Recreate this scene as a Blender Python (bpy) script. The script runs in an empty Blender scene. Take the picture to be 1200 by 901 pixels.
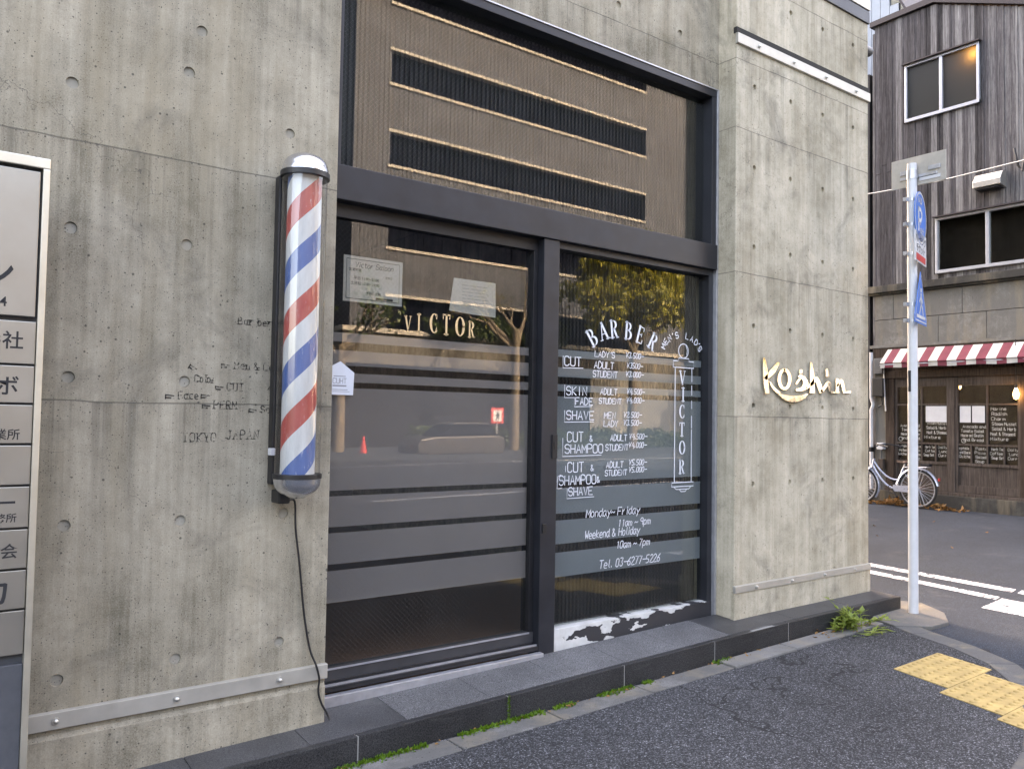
import bpy, bmesh, math, random
from mathutils import Vector, Matrix
random.seed(7)
S = 1.25                      # metres per layout unit
PI = math.pi
scn = bpy.context.scene
COL = scn.collection

# ------------------------------------------------------------------ camera
cd = bpy.data.cameras.new('camera'); cam = bpy.data.objects.new('camera', cd); COL.objects.link(cam)
scn.camera = cam
cd.sensor_fit = 'HORIZONTAL'; cd.sensor_width = 36.0; cd.lens = 958.84 / 1200 * 36.0
cd.clip_start = 0.05; cd.clip_end = 900
yaw, pitch, roll = 0.6441, 0.0411, 0.0166
fw = Vector((math.sin(yaw) * math.cos(pitch), math.cos(yaw) * math.cos(pitch), math.sin(pitch)))
r0 = Vector((math.cos(yaw), -math.sin(yaw), 0)); u0 = r0.cross(fw)
rr = math.cos(roll) * r0 + math.sin(roll) * u0; uu = -math.sin(roll) * r0 + math.cos(roll) * u0
cam.matrix_world = Matrix(((rr.x, uu.x, -fw.x, 0), (rr.y, uu.y, -fw.y, -3.0642 * S),
                           (rr.z, uu.z, -fw.z, 1.5 * S), (0, 0, 0, 1)))
# ------------------------------------------------------------------ sky, sun, exposure
SUN_EL, SUN_AZ = math.radians(40), math.radians(24)       # azimuth from +y towards +x
w = bpy.data.worlds.new('World'); scn.world = w; w.use_nodes = True
wn = w.node_tree; wn.nodes.clear()
sky = wn.nodes.new('ShaderNodeTexSky'); sky.sky_type = 'NISHITA'; sky.sun_disc = False
sky.sun_elevation = SUN_EL; sky.sun_rotation = SUN_AZ; sky.air_density = 1.0; sky.dust_density = 5.0; sky.ozone_density = 0.6
bg = wn.nodes.new('ShaderNodeBackground'); bg.inputs['Strength'].default_value = 0.15
wo = wn.nodes.new('ShaderNodeOutputWorld')
wn.links.new(sky.outputs[0], bg.inputs[0]); wn.links.new(bg.outputs[0], wo.inputs[0])
sl = bpy.data.lights.new('sun', 'SUN'); sl.energy = 2.2; sl.angle = math.radians(0.5); sl.color = (1, 0.96, 0.90)
so = bpy.data.objects.new('sun', sl); COL.objects.link(so)
sd = Vector((math.sin(SUN_AZ) * math.cos(SUN_EL), math.cos(SUN_AZ) * math.cos(SUN_EL), math.sin(SUN_EL)))
so.rotation_euler = sd.to_track_quat('Z', 'Y').to_euler(); so.location = (0, 20, 60)
scn.view_settings.view_transform = 'Standard'; scn.view_settings.look = 'None'
scn.view_settings.exposure = 3.85; scn.view_settings.gamma = 1.0
scn.view_settings.use_white_balance = True; scn.view_settings.white_balance_temperature = 8800; scn.view_settings.white_balance_tint = 18
scn.render.engine = 'CYCLES'
scn.cycles.max_bounces = 10; scn.cycles.diffuse_bounces = 5; scn.cycles.glossy_bounces = 6
scn.cycles.transparent_max_bounces = 16; scn.cycles.transmission_bounces = 6
scn.cycles.caustics_reflective = False; scn.cycles.caustics_refractive = False
scn.cycles.use_denoising = True

# ------------------------------------------------------------------ node helper
class NT:
    def __init__(s, name):
        s.m = bpy.data.materials.new(name); s.m.use_nodes = True
        s.t = s.m.node_tree; s.t.nodes.clear()
        s.out = s.t.nodes.new('ShaderNodeOutputMaterial')
        s._oc = None
    def put(s, sock, v):
        if hasattr(v, 'links') or isinstance(v, bpy.types.NodeSocket): s.t.links.new(v, sock)
        elif isinstance(v, (tuple, list)):
            v = tuple(v)
            if len(sock.default_value) == 4 and len(v) == 3: v = v + (1,)
            sock.default_value = v
        else: sock.default_value = v
    def n(s, typ, ins=None, out=0, **kw):
        nd = s.t.nodes.new('ShaderNode' + typ)
        for k, v in kw.items(): setattr(nd, k, v)
        for k, v in (ins or {}).items(): s.put(nd.inputs[k], v)
        return nd.outputs[out]
    def obj(s):
        if s._oc is None: s._oc = s.n('TexCoord', out='Object')
        return s._oc
    def xyz(s):
        nd = s.t.nodes.new('ShaderNodeSeparateXYZ'); s.t.links.new(s.obj(), nd.inputs[0]); return nd.outputs
    def mapped(s, scale, loc=(0, 0, 0)):
        return s.n('Mapping', {'Vector': s.obj(), 'Scale': scale, 'Location': loc})
    def noise(s, vec, scale, detail=4, rough=0.55, dist=0.0):
        return s.n('TexNoise', {'Vector': vec, 'Scale': scale, 'Detail': detail, 'Roughness': rough, 'Distortion': dist})
    def math(s, op, a, b=0.0, c=0.0, clamp=False):
        return s.n('Math', {0: a, 1: b, 2: c}, operation=op, use_clamp=clamp)
    def ramp(s, fac, stops, interp='LINEAR', out=0):
        nd = s.t.nodes.new('ShaderNodeValToRGB'); s.t.links.new(fac, nd.inputs[0])
        cr = nd.color_ramp; cr.interpolation = interp
        while len(cr.elements) > len(stops): cr.elements.remove(cr.elements[-1])
        while len(cr.elements) < len(stops): cr.elements.new(1.0)
        for e, (p, c) in zip(cr.elements, stops):
            e.position = p
            e.color = (c, c, c, 1) if isinstance(c, (int, float)) else tuple(c) + (1,)
        return nd.outputs[out]
    def mix(s, fac, a, b, blend='MIX'):
        nd = s.t.nodes.new('ShaderNodeMix'); nd.data_type = 'RGBA'; nd.blend_type = blend
        s.put(nd.inputs[0], fac); s.put(nd.inputs[6], a); s.put(nd.inputs[7], b)
        return nd.outputs[2]
    def bump(s, h, strength=0.3, dist=0.01):
        return s.n('Bump', {'Height': h, 'Strength': strength, 'Distance': dist})
    def pbr(s, col, rough=0.6, metal=0.0, normal=None, alpha=None, spec=None, **kw):
        ins = {'Base Color': col, 'Roughness': rough, 'Metallic': metal}
        if normal is not None: ins['Normal'] = normal
        if alpha is not None: ins['Alpha'] = alpha
        if spec is not None: ins['Specular IOR Level'] = spec
        ins.update(kw)
        return s.n('BsdfPrincipled', ins)
    def done(s, sh):
        s.t.links.new(sh, s.out.inputs[0]); return s.m

def plain(name, col, rough=0.6, metal=0.0, var=0.12, scale=25, bump=0.05, spec=None):
    t = NT(name); nz = t.noise(t.obj(), scale, 5, 0.6)
    lo = tuple(c * (1 - var) for c in col); hi = tuple(min(1, c * (1 + var)) for c in col)
    c = t.ramp(nz, [(0.3, lo), (0.7, hi)])
    rg = t.math('MULTIPLY_ADD', nz, 0.2, rough - 0.1, clamp=True)
    return t.done(t.pbr(c, rg, metal, t.bump(nz, bump, 0.004), spec=spec))

def concrete(name, joints=(), lo=(0.155, 0.134, 0.094), hi=(0.47, 0.413, 0.316), stain=1.0):
    t = NT(name); o = t.obj()
    big = t.noise(o, 0.9, 6, 0.62, 0.4)
    med = t.noise(o, 5.0, 8, 0.7)
    stk = t.noise(t.mapped((5.5, 5.5, 0.28)), 1.6, 7, 0.68)
    fs = t.noise(t.mapped((38, 38, 1.3)), 1.0, 4, 0.6)
    fine = t.noise(o, 170, 3, 0.7)
    v = t.math('MULTIPLY_ADD', big, 0.36, -0.02)
    v = t.math('MULTIPLY_ADD', med, 0.34, v)
    v = t.math('MULTIPLY_ADD', stk, 0.34 * stain, v)
    v = t.math('MULTIPLY_ADD', fs, 0.16 * stain, v)
    v = t.math('MULTIPLY_ADD', fine, 0.30, t.math('SUBTRACT', v, 0.05))
    mid = tuple((a + b) / 2 for a, b in zip(lo, hi))
    col = t.ramp(v, [(0.54, lo), (0.66, mid), (0.80, hi)])
    warm = t.ramp(t.noise(t.mapped((3, 3, 0.5), (4, 2, 9)), 1.3, 5, 0.6), [(0.5, 0.0), (0.72, 1.0)])
    col = t.mix(t.math('MULTIPLY', warm, 0.5), col, (0.30, 0.245, 0.16))
    # dark blotches and lichen grey
    blot = t.ramp(t.noise(o, 2.4, 9, 0.72, 0.6), [(0.53, 0.0), (0.70, 1.0)])
    col = t.mix(t.math('MULTIPLY', blot, 0.55), col, (0.115, 0.105, 0.085))
    # blow holes
    vo = t.t.nodes.new('ShaderNodeTexVoronoi'); t.t.links.new(o, vo.inputs['Vector']); vo.inputs['Scale'].default_value = 34
    rnd = t.n('SeparateColor', {0: vo.outputs['Color']})
    rad = t.math('MULTIPLY', t.math('POWER', rnd, 3.2), 0.19)
    pore = t.math('LESS_THAN', vo.outputs['Distance'], rad)
    vo2 = t.t.nodes.new('ShaderNodeTexVoronoi'); t.t.links.new(o, vo2.inputs['Vector']); vo2.inputs['Scale'].default_value = 110
    rnd2 = t.n('SeparateColor', {0: vo2.outputs['Color']})
    pore2 = t.math('LESS_THAN', vo2.outputs['Distance'], t.math('MULTIPLY', t.math('POWER', rnd2, 2.6), 0.30))
    pr = t.math('MAXIMUM', pore, pore2)
    col = t.mix(t.math('MULTIPLY', pr, 0.72), col, (0.045, 0.042, 0.036))
    h = t.math('MULTIPLY_ADD', pr, -1.0, t.math('MULTIPLY', med, 0.5))
    h = t.math('MULTIPLY_ADD', fine, 0.25, h)
    z = t.xyz()[2]
    wob = t.math('MULTIPLY_ADD', t.noise(o, 3.0, 3), 0.02, -0.01)
    zz = t.math('ADD', z, wob)
    drip = t.ramp(t.noise(t.mapped((9, 9, 0.16), (3, 1, 5)), 1.5, 5, 0.7), [(0.50, 0.0), (0.68, 1.0)]) if joints else None
    for zj in joints:
        d = t.math('ABSOLUTE', t.math('SUBTRACT', zz, zj * S))
        ln = t.math('LESS_THAN', d, t.math('MULTIPLY', t.noise(o, 7, 3), 0.0062))
        below = t.math('SUBTRACT', zj * S, zz)
        run = t.math('MULTIPLY', t.n('MapRange', {0: below, 1: 0.0, 2: 0.75, 3: 1.0, 4: 0.0}), t.math('GREATER_THAN', below, 0.0))
        run = t.math('MULTIPLY', t.math('POWER', run, 1.6), drip)
        col = t.mix(t.math('MULTIPLY', run, 0.62 * stain, clamp=True), col, (0.085, 0.075, 0.058))
        soft = t.n('MapRange', {0: d, 1: 0.0, 2: 0.035, 3: 0.42, 4: 0.0})
        col = t.mix(t.math('MULTIPLY', soft, blot), col, (0.08, 0.075, 0.065))
        col = t.mix(t.math('MULTIPLY', ln, 0.6), col, (0.07, 0.065, 0.055))
        h = t.math('MULTIPLY_ADD', ln, -1.2, h)
    # hairline cracks
    cr = t.t.nodes.new('ShaderNodeTexVoronoi'); cr.feature = 'DISTANCE_TO_EDGE'
    t.t.links.new(t.n('VectorMath', {0: o, 1: t.n('TexNoise', {'Vector': o, 'Scale': 3.5, 'Detail': 5}, out='Color')}, operation='ADD'), cr.inputs['Vector'])
    cr.inputs['Scale'].default_value = 0.75
    ck = t.math('MULTIPLY', t.math('LESS_THAN', cr.outputs['Distance'], 0.0016), t.ramp(t.noise(o, 1.1, 2), [(0.52, 0.0), (0.58, 1.0)]))
    col = t.mix(t.math('MULTIPLY', ck, 0.55), col, (0.06, 0.055, 0.05))
    return t.done(t.pbr(col, 0.88, 0, t.bump(h, 0.55, 0.004), spec=0.25))

def asphalt(name, scale, lo, hi, bump=0.5, patch=0.35):
    t = NT(name); o = t.obj()
    vo = t.t.nodes.new('ShaderNodeTexVoronoi'); t.t.links.new(o, vo.inputs['Vector']); vo.inputs['Scale'].default_value = scale
    rnd = t.n('SeparateColor', {0: vo.outputs['Color']})
    c = t.ramp(rnd, [(0.0, lo), (0.55, tuple((a + b) * 0.42 for a, b in zip(lo, hi))), (0.93, hi), (1.0, tuple(1.9 * x for x in hi))])
    gap = t.ramp(vo.outputs['Distance'], [(0.25, 0.0), (0.62, 1.0)])
    c = t.mix(t.math('MULTIPLY', gap, 0.75), c, tuple(x * 0.45 for x in lo))
    big = t.ramp(t.noise(o, 0.8, 7, 0.65), [(0.35, 1 - patch), (0.68, 1 + patch * 0.6)])
    c = t.mix(1.0, c, big, 'MULTIPLY')
    st = t.ramp(t.noise(o, 2.6, 8, 0.75, 0.8), [(0.60, 0.0), (0.70, 0.55)]); c = t.mix(st, c, tuple(x * 0.55 for x in lo))
    pl = t.ramp(t.noise(o, 1.7, 8, 0.72), [(0.56, 0.0), (0.76, 0.4)]); c = t.mix(pl, c, (0.115, 0.115, 0.115))
    ck = t.t.nodes.new('ShaderNodeTexVoronoi'); ck.feature = 'DISTANCE_TO_EDGE'; ck.inputs['Scale'].default_value = 0.42
    t.t.links.new(t.n('VectorMath', {0: o, 1: t.n('VectorMath', {0: t.n('TexNoise', {'Vector': o, 'Scale': 2.2, 'Detail': 6}, out='Color'), 1: (.5, .5, .5)}, operation='MULTIPLY')}, operation='ADD'), ck.inputs['Vector'])
    cm = t.math('MULTIPLY', t.math('LESS_THAN', ck.outputs['Distance'], 0.0022), t.ramp(t.noise(o, 0.7, 2), [(0.50, 0.0), (0.54, 0.8)]))
    c = t.mix(cm, c, (0.012, 0.012, 0.012))
    h = t.math('SUBTRACT', t.math('MULTIPLY', rnd, 0.6), vo.outputs['Distance'])
    return t.done(t.pbr(c, 0.85, 0, t.bump(h, bump, 0.006), spec=0.3))

def granite(name, lo, hi, scale=420, rough=0.45, spec=.22):
    t = NT(name); o = t.obj()
    n1 = t.noise(o, scale, 2, 0.8); n2 = t.noise(o, 2.5, 6, 0.65)
    c = t.ramp(n1, [(0.36, lo), (0.66, hi)])
    c = t.mix(1.0, c, t.ramp(n2, [(0.3, 0.7), (0.7, 1.2)]), 'MULTIPLY')
    dust = t.ramp(t.noise(t.mapped((2, 2, 14)), 2, 6, 0.7), [(0.58, 0.0), (0.8, 0.35)])
    c = t.mix(dust, c, (0.16, 0.155, 0.14))
    return t.done(t.pbr(c, t.math('MULTIPLY_ADD', n2, 0.3, rough - 0.15, clamp=True), 0, t.bump(n1, 0.06, 0.002), spec=spec))

def wired_glass(name, refl=0.1, wire=0.8):
    t = NT(name)
    x, y, z = t.xyz()
    p = 0.030
    def lines(sgn):
        a = t.math('MULTIPLY_ADD', x, 1.0 / p, t.math('MULTIPLY', z, sgn * 1.0 / p))
        f = t.math('ABSOLUTE', t.math('SUBTRACT', t.math('FRACT', a), 0.5))
        return t.math('LESS_THAN', f, 0.010)
    wires = t.math('MULTIPLY', t.math('MULTIPLY', t.math('MAXIMUM', lines(1), lines(-1)), wire), t.math('LESS_THAN', y, -1.8 * S))
    ge = t.t.nodes.new('ShaderNodeNewGeometry')
    dt = t.n('VectorMath', {0: ge.outputs['Incoming'], 1: ge.outputs['Normal']}, out='Value', operation='DOT_PRODUCT')
    c1 = t.math('SUBTRACT', 1.0, t.math('ABSOLUTE', dt), clamp=True)
    f = t.math('MULTIPLY_ADD', t.math('POWER', c1, 5.0), 1 - refl, refl)
    dirt = t.ramp(t.noise(t.mapped((3, 3, 1.2)), 2.2, 7, 0.7), [(0.45, 0.0), (0.85, 0.016)])
    dust = t.n('BsdfDiffuse', {'Color': (0.5, 0.48, 0.45)})
    glo = t.n('BsdfGlossy', {'Color': (0.97, 0.97, 0.97), 'Roughness': 0.0})
    tr = t.n('BsdfTransparent', {'Color': (0.82, 0.84, 0.83)})
    g = t.n('MixShader', {0: f, 1: tr, 2: glo})
    g = t.n('MixShader', {0: dirt, 1: g, 2: dust})
    wr = t.n('BsdfDiffuse', {'Color': (0.13, 0.13, 0.13)})
    return t.done(t.n('MixShader', {0: wires, 1: g, 2: wr}))

def clear_glass(name, refl=0.06, tint=(0.9, 0.92, 0.92)):
    t = NT(name)
    ge = t.t.nodes.new('ShaderNodeNewGeometry')
    dt = t.n('VectorMath', {0: ge.outputs['Incoming'], 1: ge.outputs['Normal']}, out='Value', operation='DOT_PRODUCT')
    c1 = t.math('SUBTRACT', 1.0, t.math('ABSOLUTE', dt), clamp=True)
    f = t.math('MULTIPLY_ADD', t.math('POWER', c1, 5.0), 1 - refl, refl)
    glo = t.n('BsdfGlossy', {'Color': (0.97, 0.97, 0.97), 'Roughness': 0.02})
    tr = t.n('BsdfTransparent', {'Color': tint})
    return t.done(t.n('MixShader', {0: f, 1: tr, 2: glo}))

def worn_paint(name, col, lo=0.42, hi=0.5, scale=9, amount=1.0, rough=0.6):
    t = NT(name)
    nz = t.noise(t.obj(), scale, 8, 0.75)
    a = t.math('MULTIPLY', t.ramp(nz, [(lo, 0.0), (hi, 1.0)]), amount)
    return t.done(t.pbr(col, rough, 0, alpha=a))

# ------------------------------------------------------------------ mesh helper (layout units)
class MB:
    def __init__(s): s.v = []; s.f = []
    def add(s, vs, fs):
        b = len(s.v); s.v += [Vector(p) for p in vs]; s.f += [tuple(b + i for i in f) for f in fs]; return s
    def box(s, x0, x1, y0, y1, z0, z1):
        return s.add([(x0, y0, z0), (x1, y0, z0), (x1, y1, z0), (x0, y1, z0), (x0, y0, z1), (x1, y0, z1), (x1, y1, z1), (x0, y1, z1)],
                     [(0, 3, 2, 1), (4, 5, 6, 7), (0, 1, 5, 4), (1, 2, 6, 5), (2, 3, 7, 6), (3, 0, 4, 7)])
    def obox(s, c, ax, ay, az):
        c, ax, ay, az = map(Vector, (c, ax, ay, az))
        vs = [c + i * ax + j * ay + k * az for k in (-1, 1) for i, j in ((-1, -1), (1, -1), (1, 1), (-1, 1))]
        return s.add(vs, [(0, 3, 2, 1), (4, 5, 6, 7), (0, 1, 5, 4), (1, 2, 6, 5), (2, 3, 7, 6), (3, 0, 4, 7)])
    def prism(s, pts, d):
        d = Vector(d); n = len(pts); p = [Vector(q) for q in pts]
        return s.add(p + [q + d for q in p], [tuple(range(n))[::-1], tuple(range(n, 2 * n))] + [(i, (i + 1) % n, n + (i + 1) % n, n + i) for i in range(n)])
    def tube(s, pts, r, n=8, caps=True):
        p = [Vector(q) for q in pts]; k = len(p); rs = r if isinstance(r, (list, tuple)) else [r] * k
        vs = []; prev = None
        for i in range(k):
            t = (p[min(i + 1, k - 1)] - p[max(i - 1, 0)]).normalized()
            if prev is None:
                a = Vector((0, 0, 1)) if abs(t.z) < 0.9 else Vector((1, 0, 0)); prev = t.cross(a).normalized()
            prev = (prev - t * prev.dot(t)).normalized(); b = t.cross(prev)
            vs += [p[i] + rs[i] * (math.cos(2 * PI * j / n) * prev + math.sin(2 * PI * j / n) * b) for j in range(n)]
        fs = [(i * n + j, i * n + (j + 1) % n, (i + 1) * n + (j + 1) % n, (i + 1) * n + j) for i in range(k - 1) for j in range(n)]
        if caps: fs += [tuple(range(n))[::-1], tuple((k - 1) * n + j for j in range(n))]
        return s.add(vs, fs)
    def lathe(s, prof, c, ax=(0, 0, 1), n=32, a0=0, a1=2 * PI):
        c = Vector(c); ax = Vector(ax).normalized()
        e = ax.cross(Vector((0, 1, 0)) if abs(ax.y) < 0.9 else Vector((1, 0, 0))).normalized(); g = ax.cross(e)
        vs = []
        for r, h in prof:
            vs += [c + ax * h + r * (math.cos(2 * PI * j / n) * e + math.sin(2 * PI * j / n) * g) for j in range(n)]
        k = len(prof)
        fs = [(i * n + j, i * n + (j + 1) % n, (i + 1) * n + (j + 1) % n, (i + 1) * n + j) for i in range(k - 1) for j in range(n)]
        if prof[0][0] > 1e-6: fs.append(tuple(range(n))[::-1])
        if prof[-1][0] > 1e-6: fs.append(tuple((k - 1) * n + j for j in range(n)))
        return s.add(vs, fs)
    def torus(s, c, ax, R, r, n=40, m=8, a0=0.0, a1=2 * PI):
        c = Vector(c); ax = Vector(ax).normalized()
        e = ax.cross(Vector((0, 0, 1)) if abs(ax.z) < 0.9 else Vector((1, 0, 0))).normalized(); g = ax.cross(e)
        full = abs(a1 - a0 - 2 * PI) < 1e-6; k = n if full else n + 1
        vs = []
        for i in range(k):
            a = a0 + (a1 - a0) * i / n; d = math.cos(a) * e + math.sin(a) * g
            vs += [c + (R + r * math.cos(2 * PI * j / m)) * d + r * math.sin(2 * PI * j / m) * ax for j in range(m)]
        fs = [(i * m + j, i * m + (j + 1) % m, ((i + 1) % k) * m + (j + 1) % m, ((i + 1) % k) * m + j) for i in range(n) for j in range(m)]
        return s.add(vs, fs)
    def stroke(s, pts, wd, P, depth=None, nrm=None):
        """ribbon along 2-D points in the plane P(u,v)->Vector; wd number or list; depth extrudes along nrm"""
        k = len(pts)
        if k < 2: return s
        ws = wd if isinstance(wd, (list, tuple)) else [wd] * k
        L = []; R = []
        for i in range(k):
            a = Vector(pts[max(i - 1, 0)]); b = Vector(pts[min(i + 1, k - 1)]); d = b - a
            if d.length < 1e-9: d = Vector((1, 0))
            d.normalize(); q = Vector((-d.y, d.x)); c = Vector(pts[i]); h = ws[i] / 2
            if i == 0: c = c - d * h * 0.6
            if i == k - 1: c = c + d * h * 0.6
            L.append(P(*(c + q * h))); R.append(P(*(c - q * h)))
        vs = L + R
        fs = [(i, i + 1, k + i + 1, k + i) for i in range(k - 1)]
        if depth:
            dn = Vector(nrm) * depth; m = len(vs)
            vs = vs + [p + dn for p in vs]
            fs = fs + [tuple(m + i for i in f[::-1]) for f in fs]
            for i in range(k - 1):
                fs += [(i, m + i, m + i + 1, i + 1), (k + i, k + i + 1, m + k + i + 1, m + k + i)]
            fs += [(0, k, m + k, m), (k - 1, m + k - 1, m + 2 * k - 1, 2 * k - 1)]
        return s.add(vs, fs)
    def build(s, name, mat, parent=None, bevel=0.0, smooth=False, recalc=True, seg=2):
        org = parent['_org'] if parent is not None else (0, 0, 0)
        org = Vector(org)
        me = bpy.data.meshes.new(name)
        bm = bmesh.new()
        vs = [bm.verts.new((p * S) - org) for p in s.v]
        for f in s.f:
            try: bm.faces.new([vs[i] for i in f])
            except ValueError: pass
        if recalc: bmesh.ops.recalc_face_normals(bm, faces=bm.faces)
        if bevel:
            es = [e for e in bm.edges if len(e.link_faces) == 2 and e.calc_face_angle(0) > 0.5]
            bmesh.ops.bevel(bm, geom=es, offset=bevel * S, segments=seg, affect='EDGES', profile=0.6, clamp_overlap=True)
        bm.to_mesh(me); bm.free()
        if smooth:
            for p in me.polygons: p.use_smooth = True
            me.set_sharp_from_angle(angle=math.radians(38))
        me.materials.append(mat)
        o = bpy.data.objects.new(name, me); COL.objects.link(o)
        o['_org'] = tuple(org)
        if parent is not None: o.parent = parent
        return o

def thing(name, loc, label, cat, group=None, kind=None):
    o = bpy.data.objects.new(name, None); COL.objects.link(o)
    o.empty_display_size = 0.1
    o.location = Vector(loc) * S; o['_org'] = tuple(Vector(loc) * S)
    o['label'] = label; o['category'] = cat
    if group: o['group'] = group
    return o
def tag(o, label, cat, group=None):
    o['label'] = label; o['category'] = cat
    if group: o['group'] = group
    return o
def struct(o, kind='structure'): o['kind'] = kind; return o
def recentre(o):
    """put a single-mesh thing's origin at the middle of its base"""
    me = o.data; xs = [v.co for v in me.vertices]
    c = Vector(((min(p.x for p in xs) + max(p.x for p in xs)) / 2, (min(p.y for p in xs) + max(p.y for p in xs)) / 2, min(p.z for p in xs)))
    me.transform(Matrix.Translation(-c)); o.location = c; return o

def text_mesh(body, size, P, align='LEFT', bold=0.0):
    """type set with the built-in font -> (verts, faces) put through P(u,v); sizes in layout units"""
    cu = bpy.data.curves.new('t', 'FONT'); cu.body = body; cu.size = size; cu.align_x = align; cu.offset = min(bold, size * .012)
    cu.resolution_u = 3
    ob = bpy.data.objects.new('t', cu); COL.objects.link(ob)
    dg = bpy.context.evaluated_depsgraph_get(); dg.update()
    me = bpy.data.meshes.new_from_object(ob.evaluated_get(dg))
    r = ([P(v.co.x, v.co.y) for v in me.vertices], [tuple(p.vertices) for p in me.polygons])
    bpy.data.objects.remove(ob); bpy.data.curves.remove(cu); bpy.data.meshes.remove(me)
    return r

# stroke alphabet: x 0-4, y 2 = baseline, 8 = cap height, 6 = x-height, 0 = descender
G = {'A': '02 28 42;14 34', 'B': '02 08 28 37 36 25 05;25 35 44 43 32 02', 'C': '47 38 18 07 03 12 32 43', 'D': '02 08 28 46 44 22 02',
     'E': '48 08 02 42;05 35', 'F': '48 08 02;05 35', 'G': '47 38 18 07 03 12 32 43 45 25', 'H': '08 02;48 42;05 45', 'I': '28 22',
     'J': '38 33 22 12 03', 'K': '08 02;48 05 42', 'L': '08 02 42', 'M': '02 08 24 48 42', 'N': '02 08 42 48',
     'O': '18 07 03 12 32 43 47 38 18', 'P': '02 08 38 47 46 35 05', 'R': '02 08 38 47 46 35 05;25 42',
     'S': '47 38 18 07 06 15 35 44 43 32 12 03', 'T': '08 48;28 22', 'U': '08 03 12 32 43 48', 'V': '08 22 48', 'W': '08 12 26 32 48',
     'X': '08 42;48 02', 'Y': '08 25 48;25 22', 'Z': '08 48 02 42', 'Q': '18 07 03 12 32 43 47 38 18;24 42',
     'a': '36 16 05 03 12 22 35;36 33 42', 'b': '08 02;05 16 26 35 33 22 02', 'c': '36 16 05 03 12 32', 'd': '36 16 05 03 12 22 34;38 33 42',
     'e': '04 34 35 26 16 05 03 12 32', 'f': '38 28 17 12;06 26', 'g': '36 16 05 03 12 32;36 31 20 00', 'h': '08 02;05 16 26 35 32',
     'i': '16 12;17 18', 'k': '08 02;36 04 32', 'l': '18 13 22', 'm': '06 02;05 16 25 22;25 36 45 42', 'n': '06 02;05 16 26 35 32',
     'o': '16 05 03 12 22 33 35 26 16', 'p': '06 00;05 16 26 35 33 22 12 03', 'r': '06 02;04 15 26', 's': '36 16 05 15 24 33 22 02',
     't': '18 13 22 32;06 36', 'u': '06 03 12 22 34;36 32', 'v': '06 22 46', 'w': '06 12 25 32 46', 'y': '06 23;46 23 10', 'x': '06 32;36 02', 'z': '06 36 02 32',
     '0': '18 07 03 12 22 33 37 28 18', '1': '17 28 22', '2': '07 18 28 37 36 02 42', '3': '08 38 25 34 33 22 12 03', '4': '28 04 44;36 31',
     '5': '38 08 05 25 34 33 22 02', '6': '38 16 04 03 12 22 33 34 25 05', '7': '08 38 12', '8': '15 06 07 18 28 37 36 25 15 04 03 12 22 33 34 25',
     '9': '35 15 06 07 18 28 37 32', '\u00a5': '08 25 48;25 22;15 35;14 34', '&': '42 07 18 27 04 03 12 22 44', '~': '04 15 34 45', '-': '05 45',
     '.': '12 13', "'": '28 17', ',': '13 02', ':': '13 14;15 16', '>': '06 46;05 45 44 14;06 04 14', ' ': ''}
def write(mb, txt, x, z, h, wd, P, sp=5.3, slant=0.0, jit=0.12, rot=0.0, serif=0.0, wx=1.0):
    """handwriting: cap height h, pen width wd; returns the x reached"""
    u = h / 6.0; x0 = x; ca, sa = math.cos(rot), math.sin(rot)
    for ch in txt:
        jx = random.uniform(-jit, jit); jy = random.uniform(-jit, jit)
        def pt(q):
            a = (int(q[0]) + jx + random.uniform(-jit, jit) * 0.7) * u * wx; b = (int(q[1]) - 2 + jy + random.uniform(-jit, jit) * 0.7) * u
            a += slant * b; a += x - x0
            return (x0 + a * ca - b * sa, z + a * sa + b * ca)
        for st in G.get(ch, '').split(';'):
            if not st: continue
            pp = [pt(q) for q in st.split()]
            if len(pp) > 4:                                    # round strokes get smoothed
                q = []
                for i in range(len(pp) - 1):
                    a = pp[max(i - 1, 0)]; b = pp[i]; c = pp[i + 1]; d = pp[min(i + 2, len(pp) - 1)]
                    for t in (0, 0.5):
                        q.append(tuple(0.5 * (2 * b[m] + (c[m] - a[m]) * t + (2 * a[m] - 5 * b[m] + 4 * c[m] - d[m]) * t * t + (3 * b[m] - a[m] - 3 * c[m] + d[m]) * t ** 3) for m in (0, 1)))
                q.append(pp[-1]); pp = q
            mb.stroke(pp, wd, P)
            if serif:
                for e, f in ((pp[0], pp[1]), (pp[-1], pp[-2])):
                    if abs(e[1] - f[1]) > 0.8 * abs(e[0] - f[0]):
                        mb.stroke([(e[0] - serif, e[1]), (e[0] + serif, e[1])], wd * 0.7, P)
        x += (sp if ch.isupper() or ch in '&\u00a5' else (3.0 if ch in "il.,' " else sp * 0.84)) * u * wx
    return x
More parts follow.
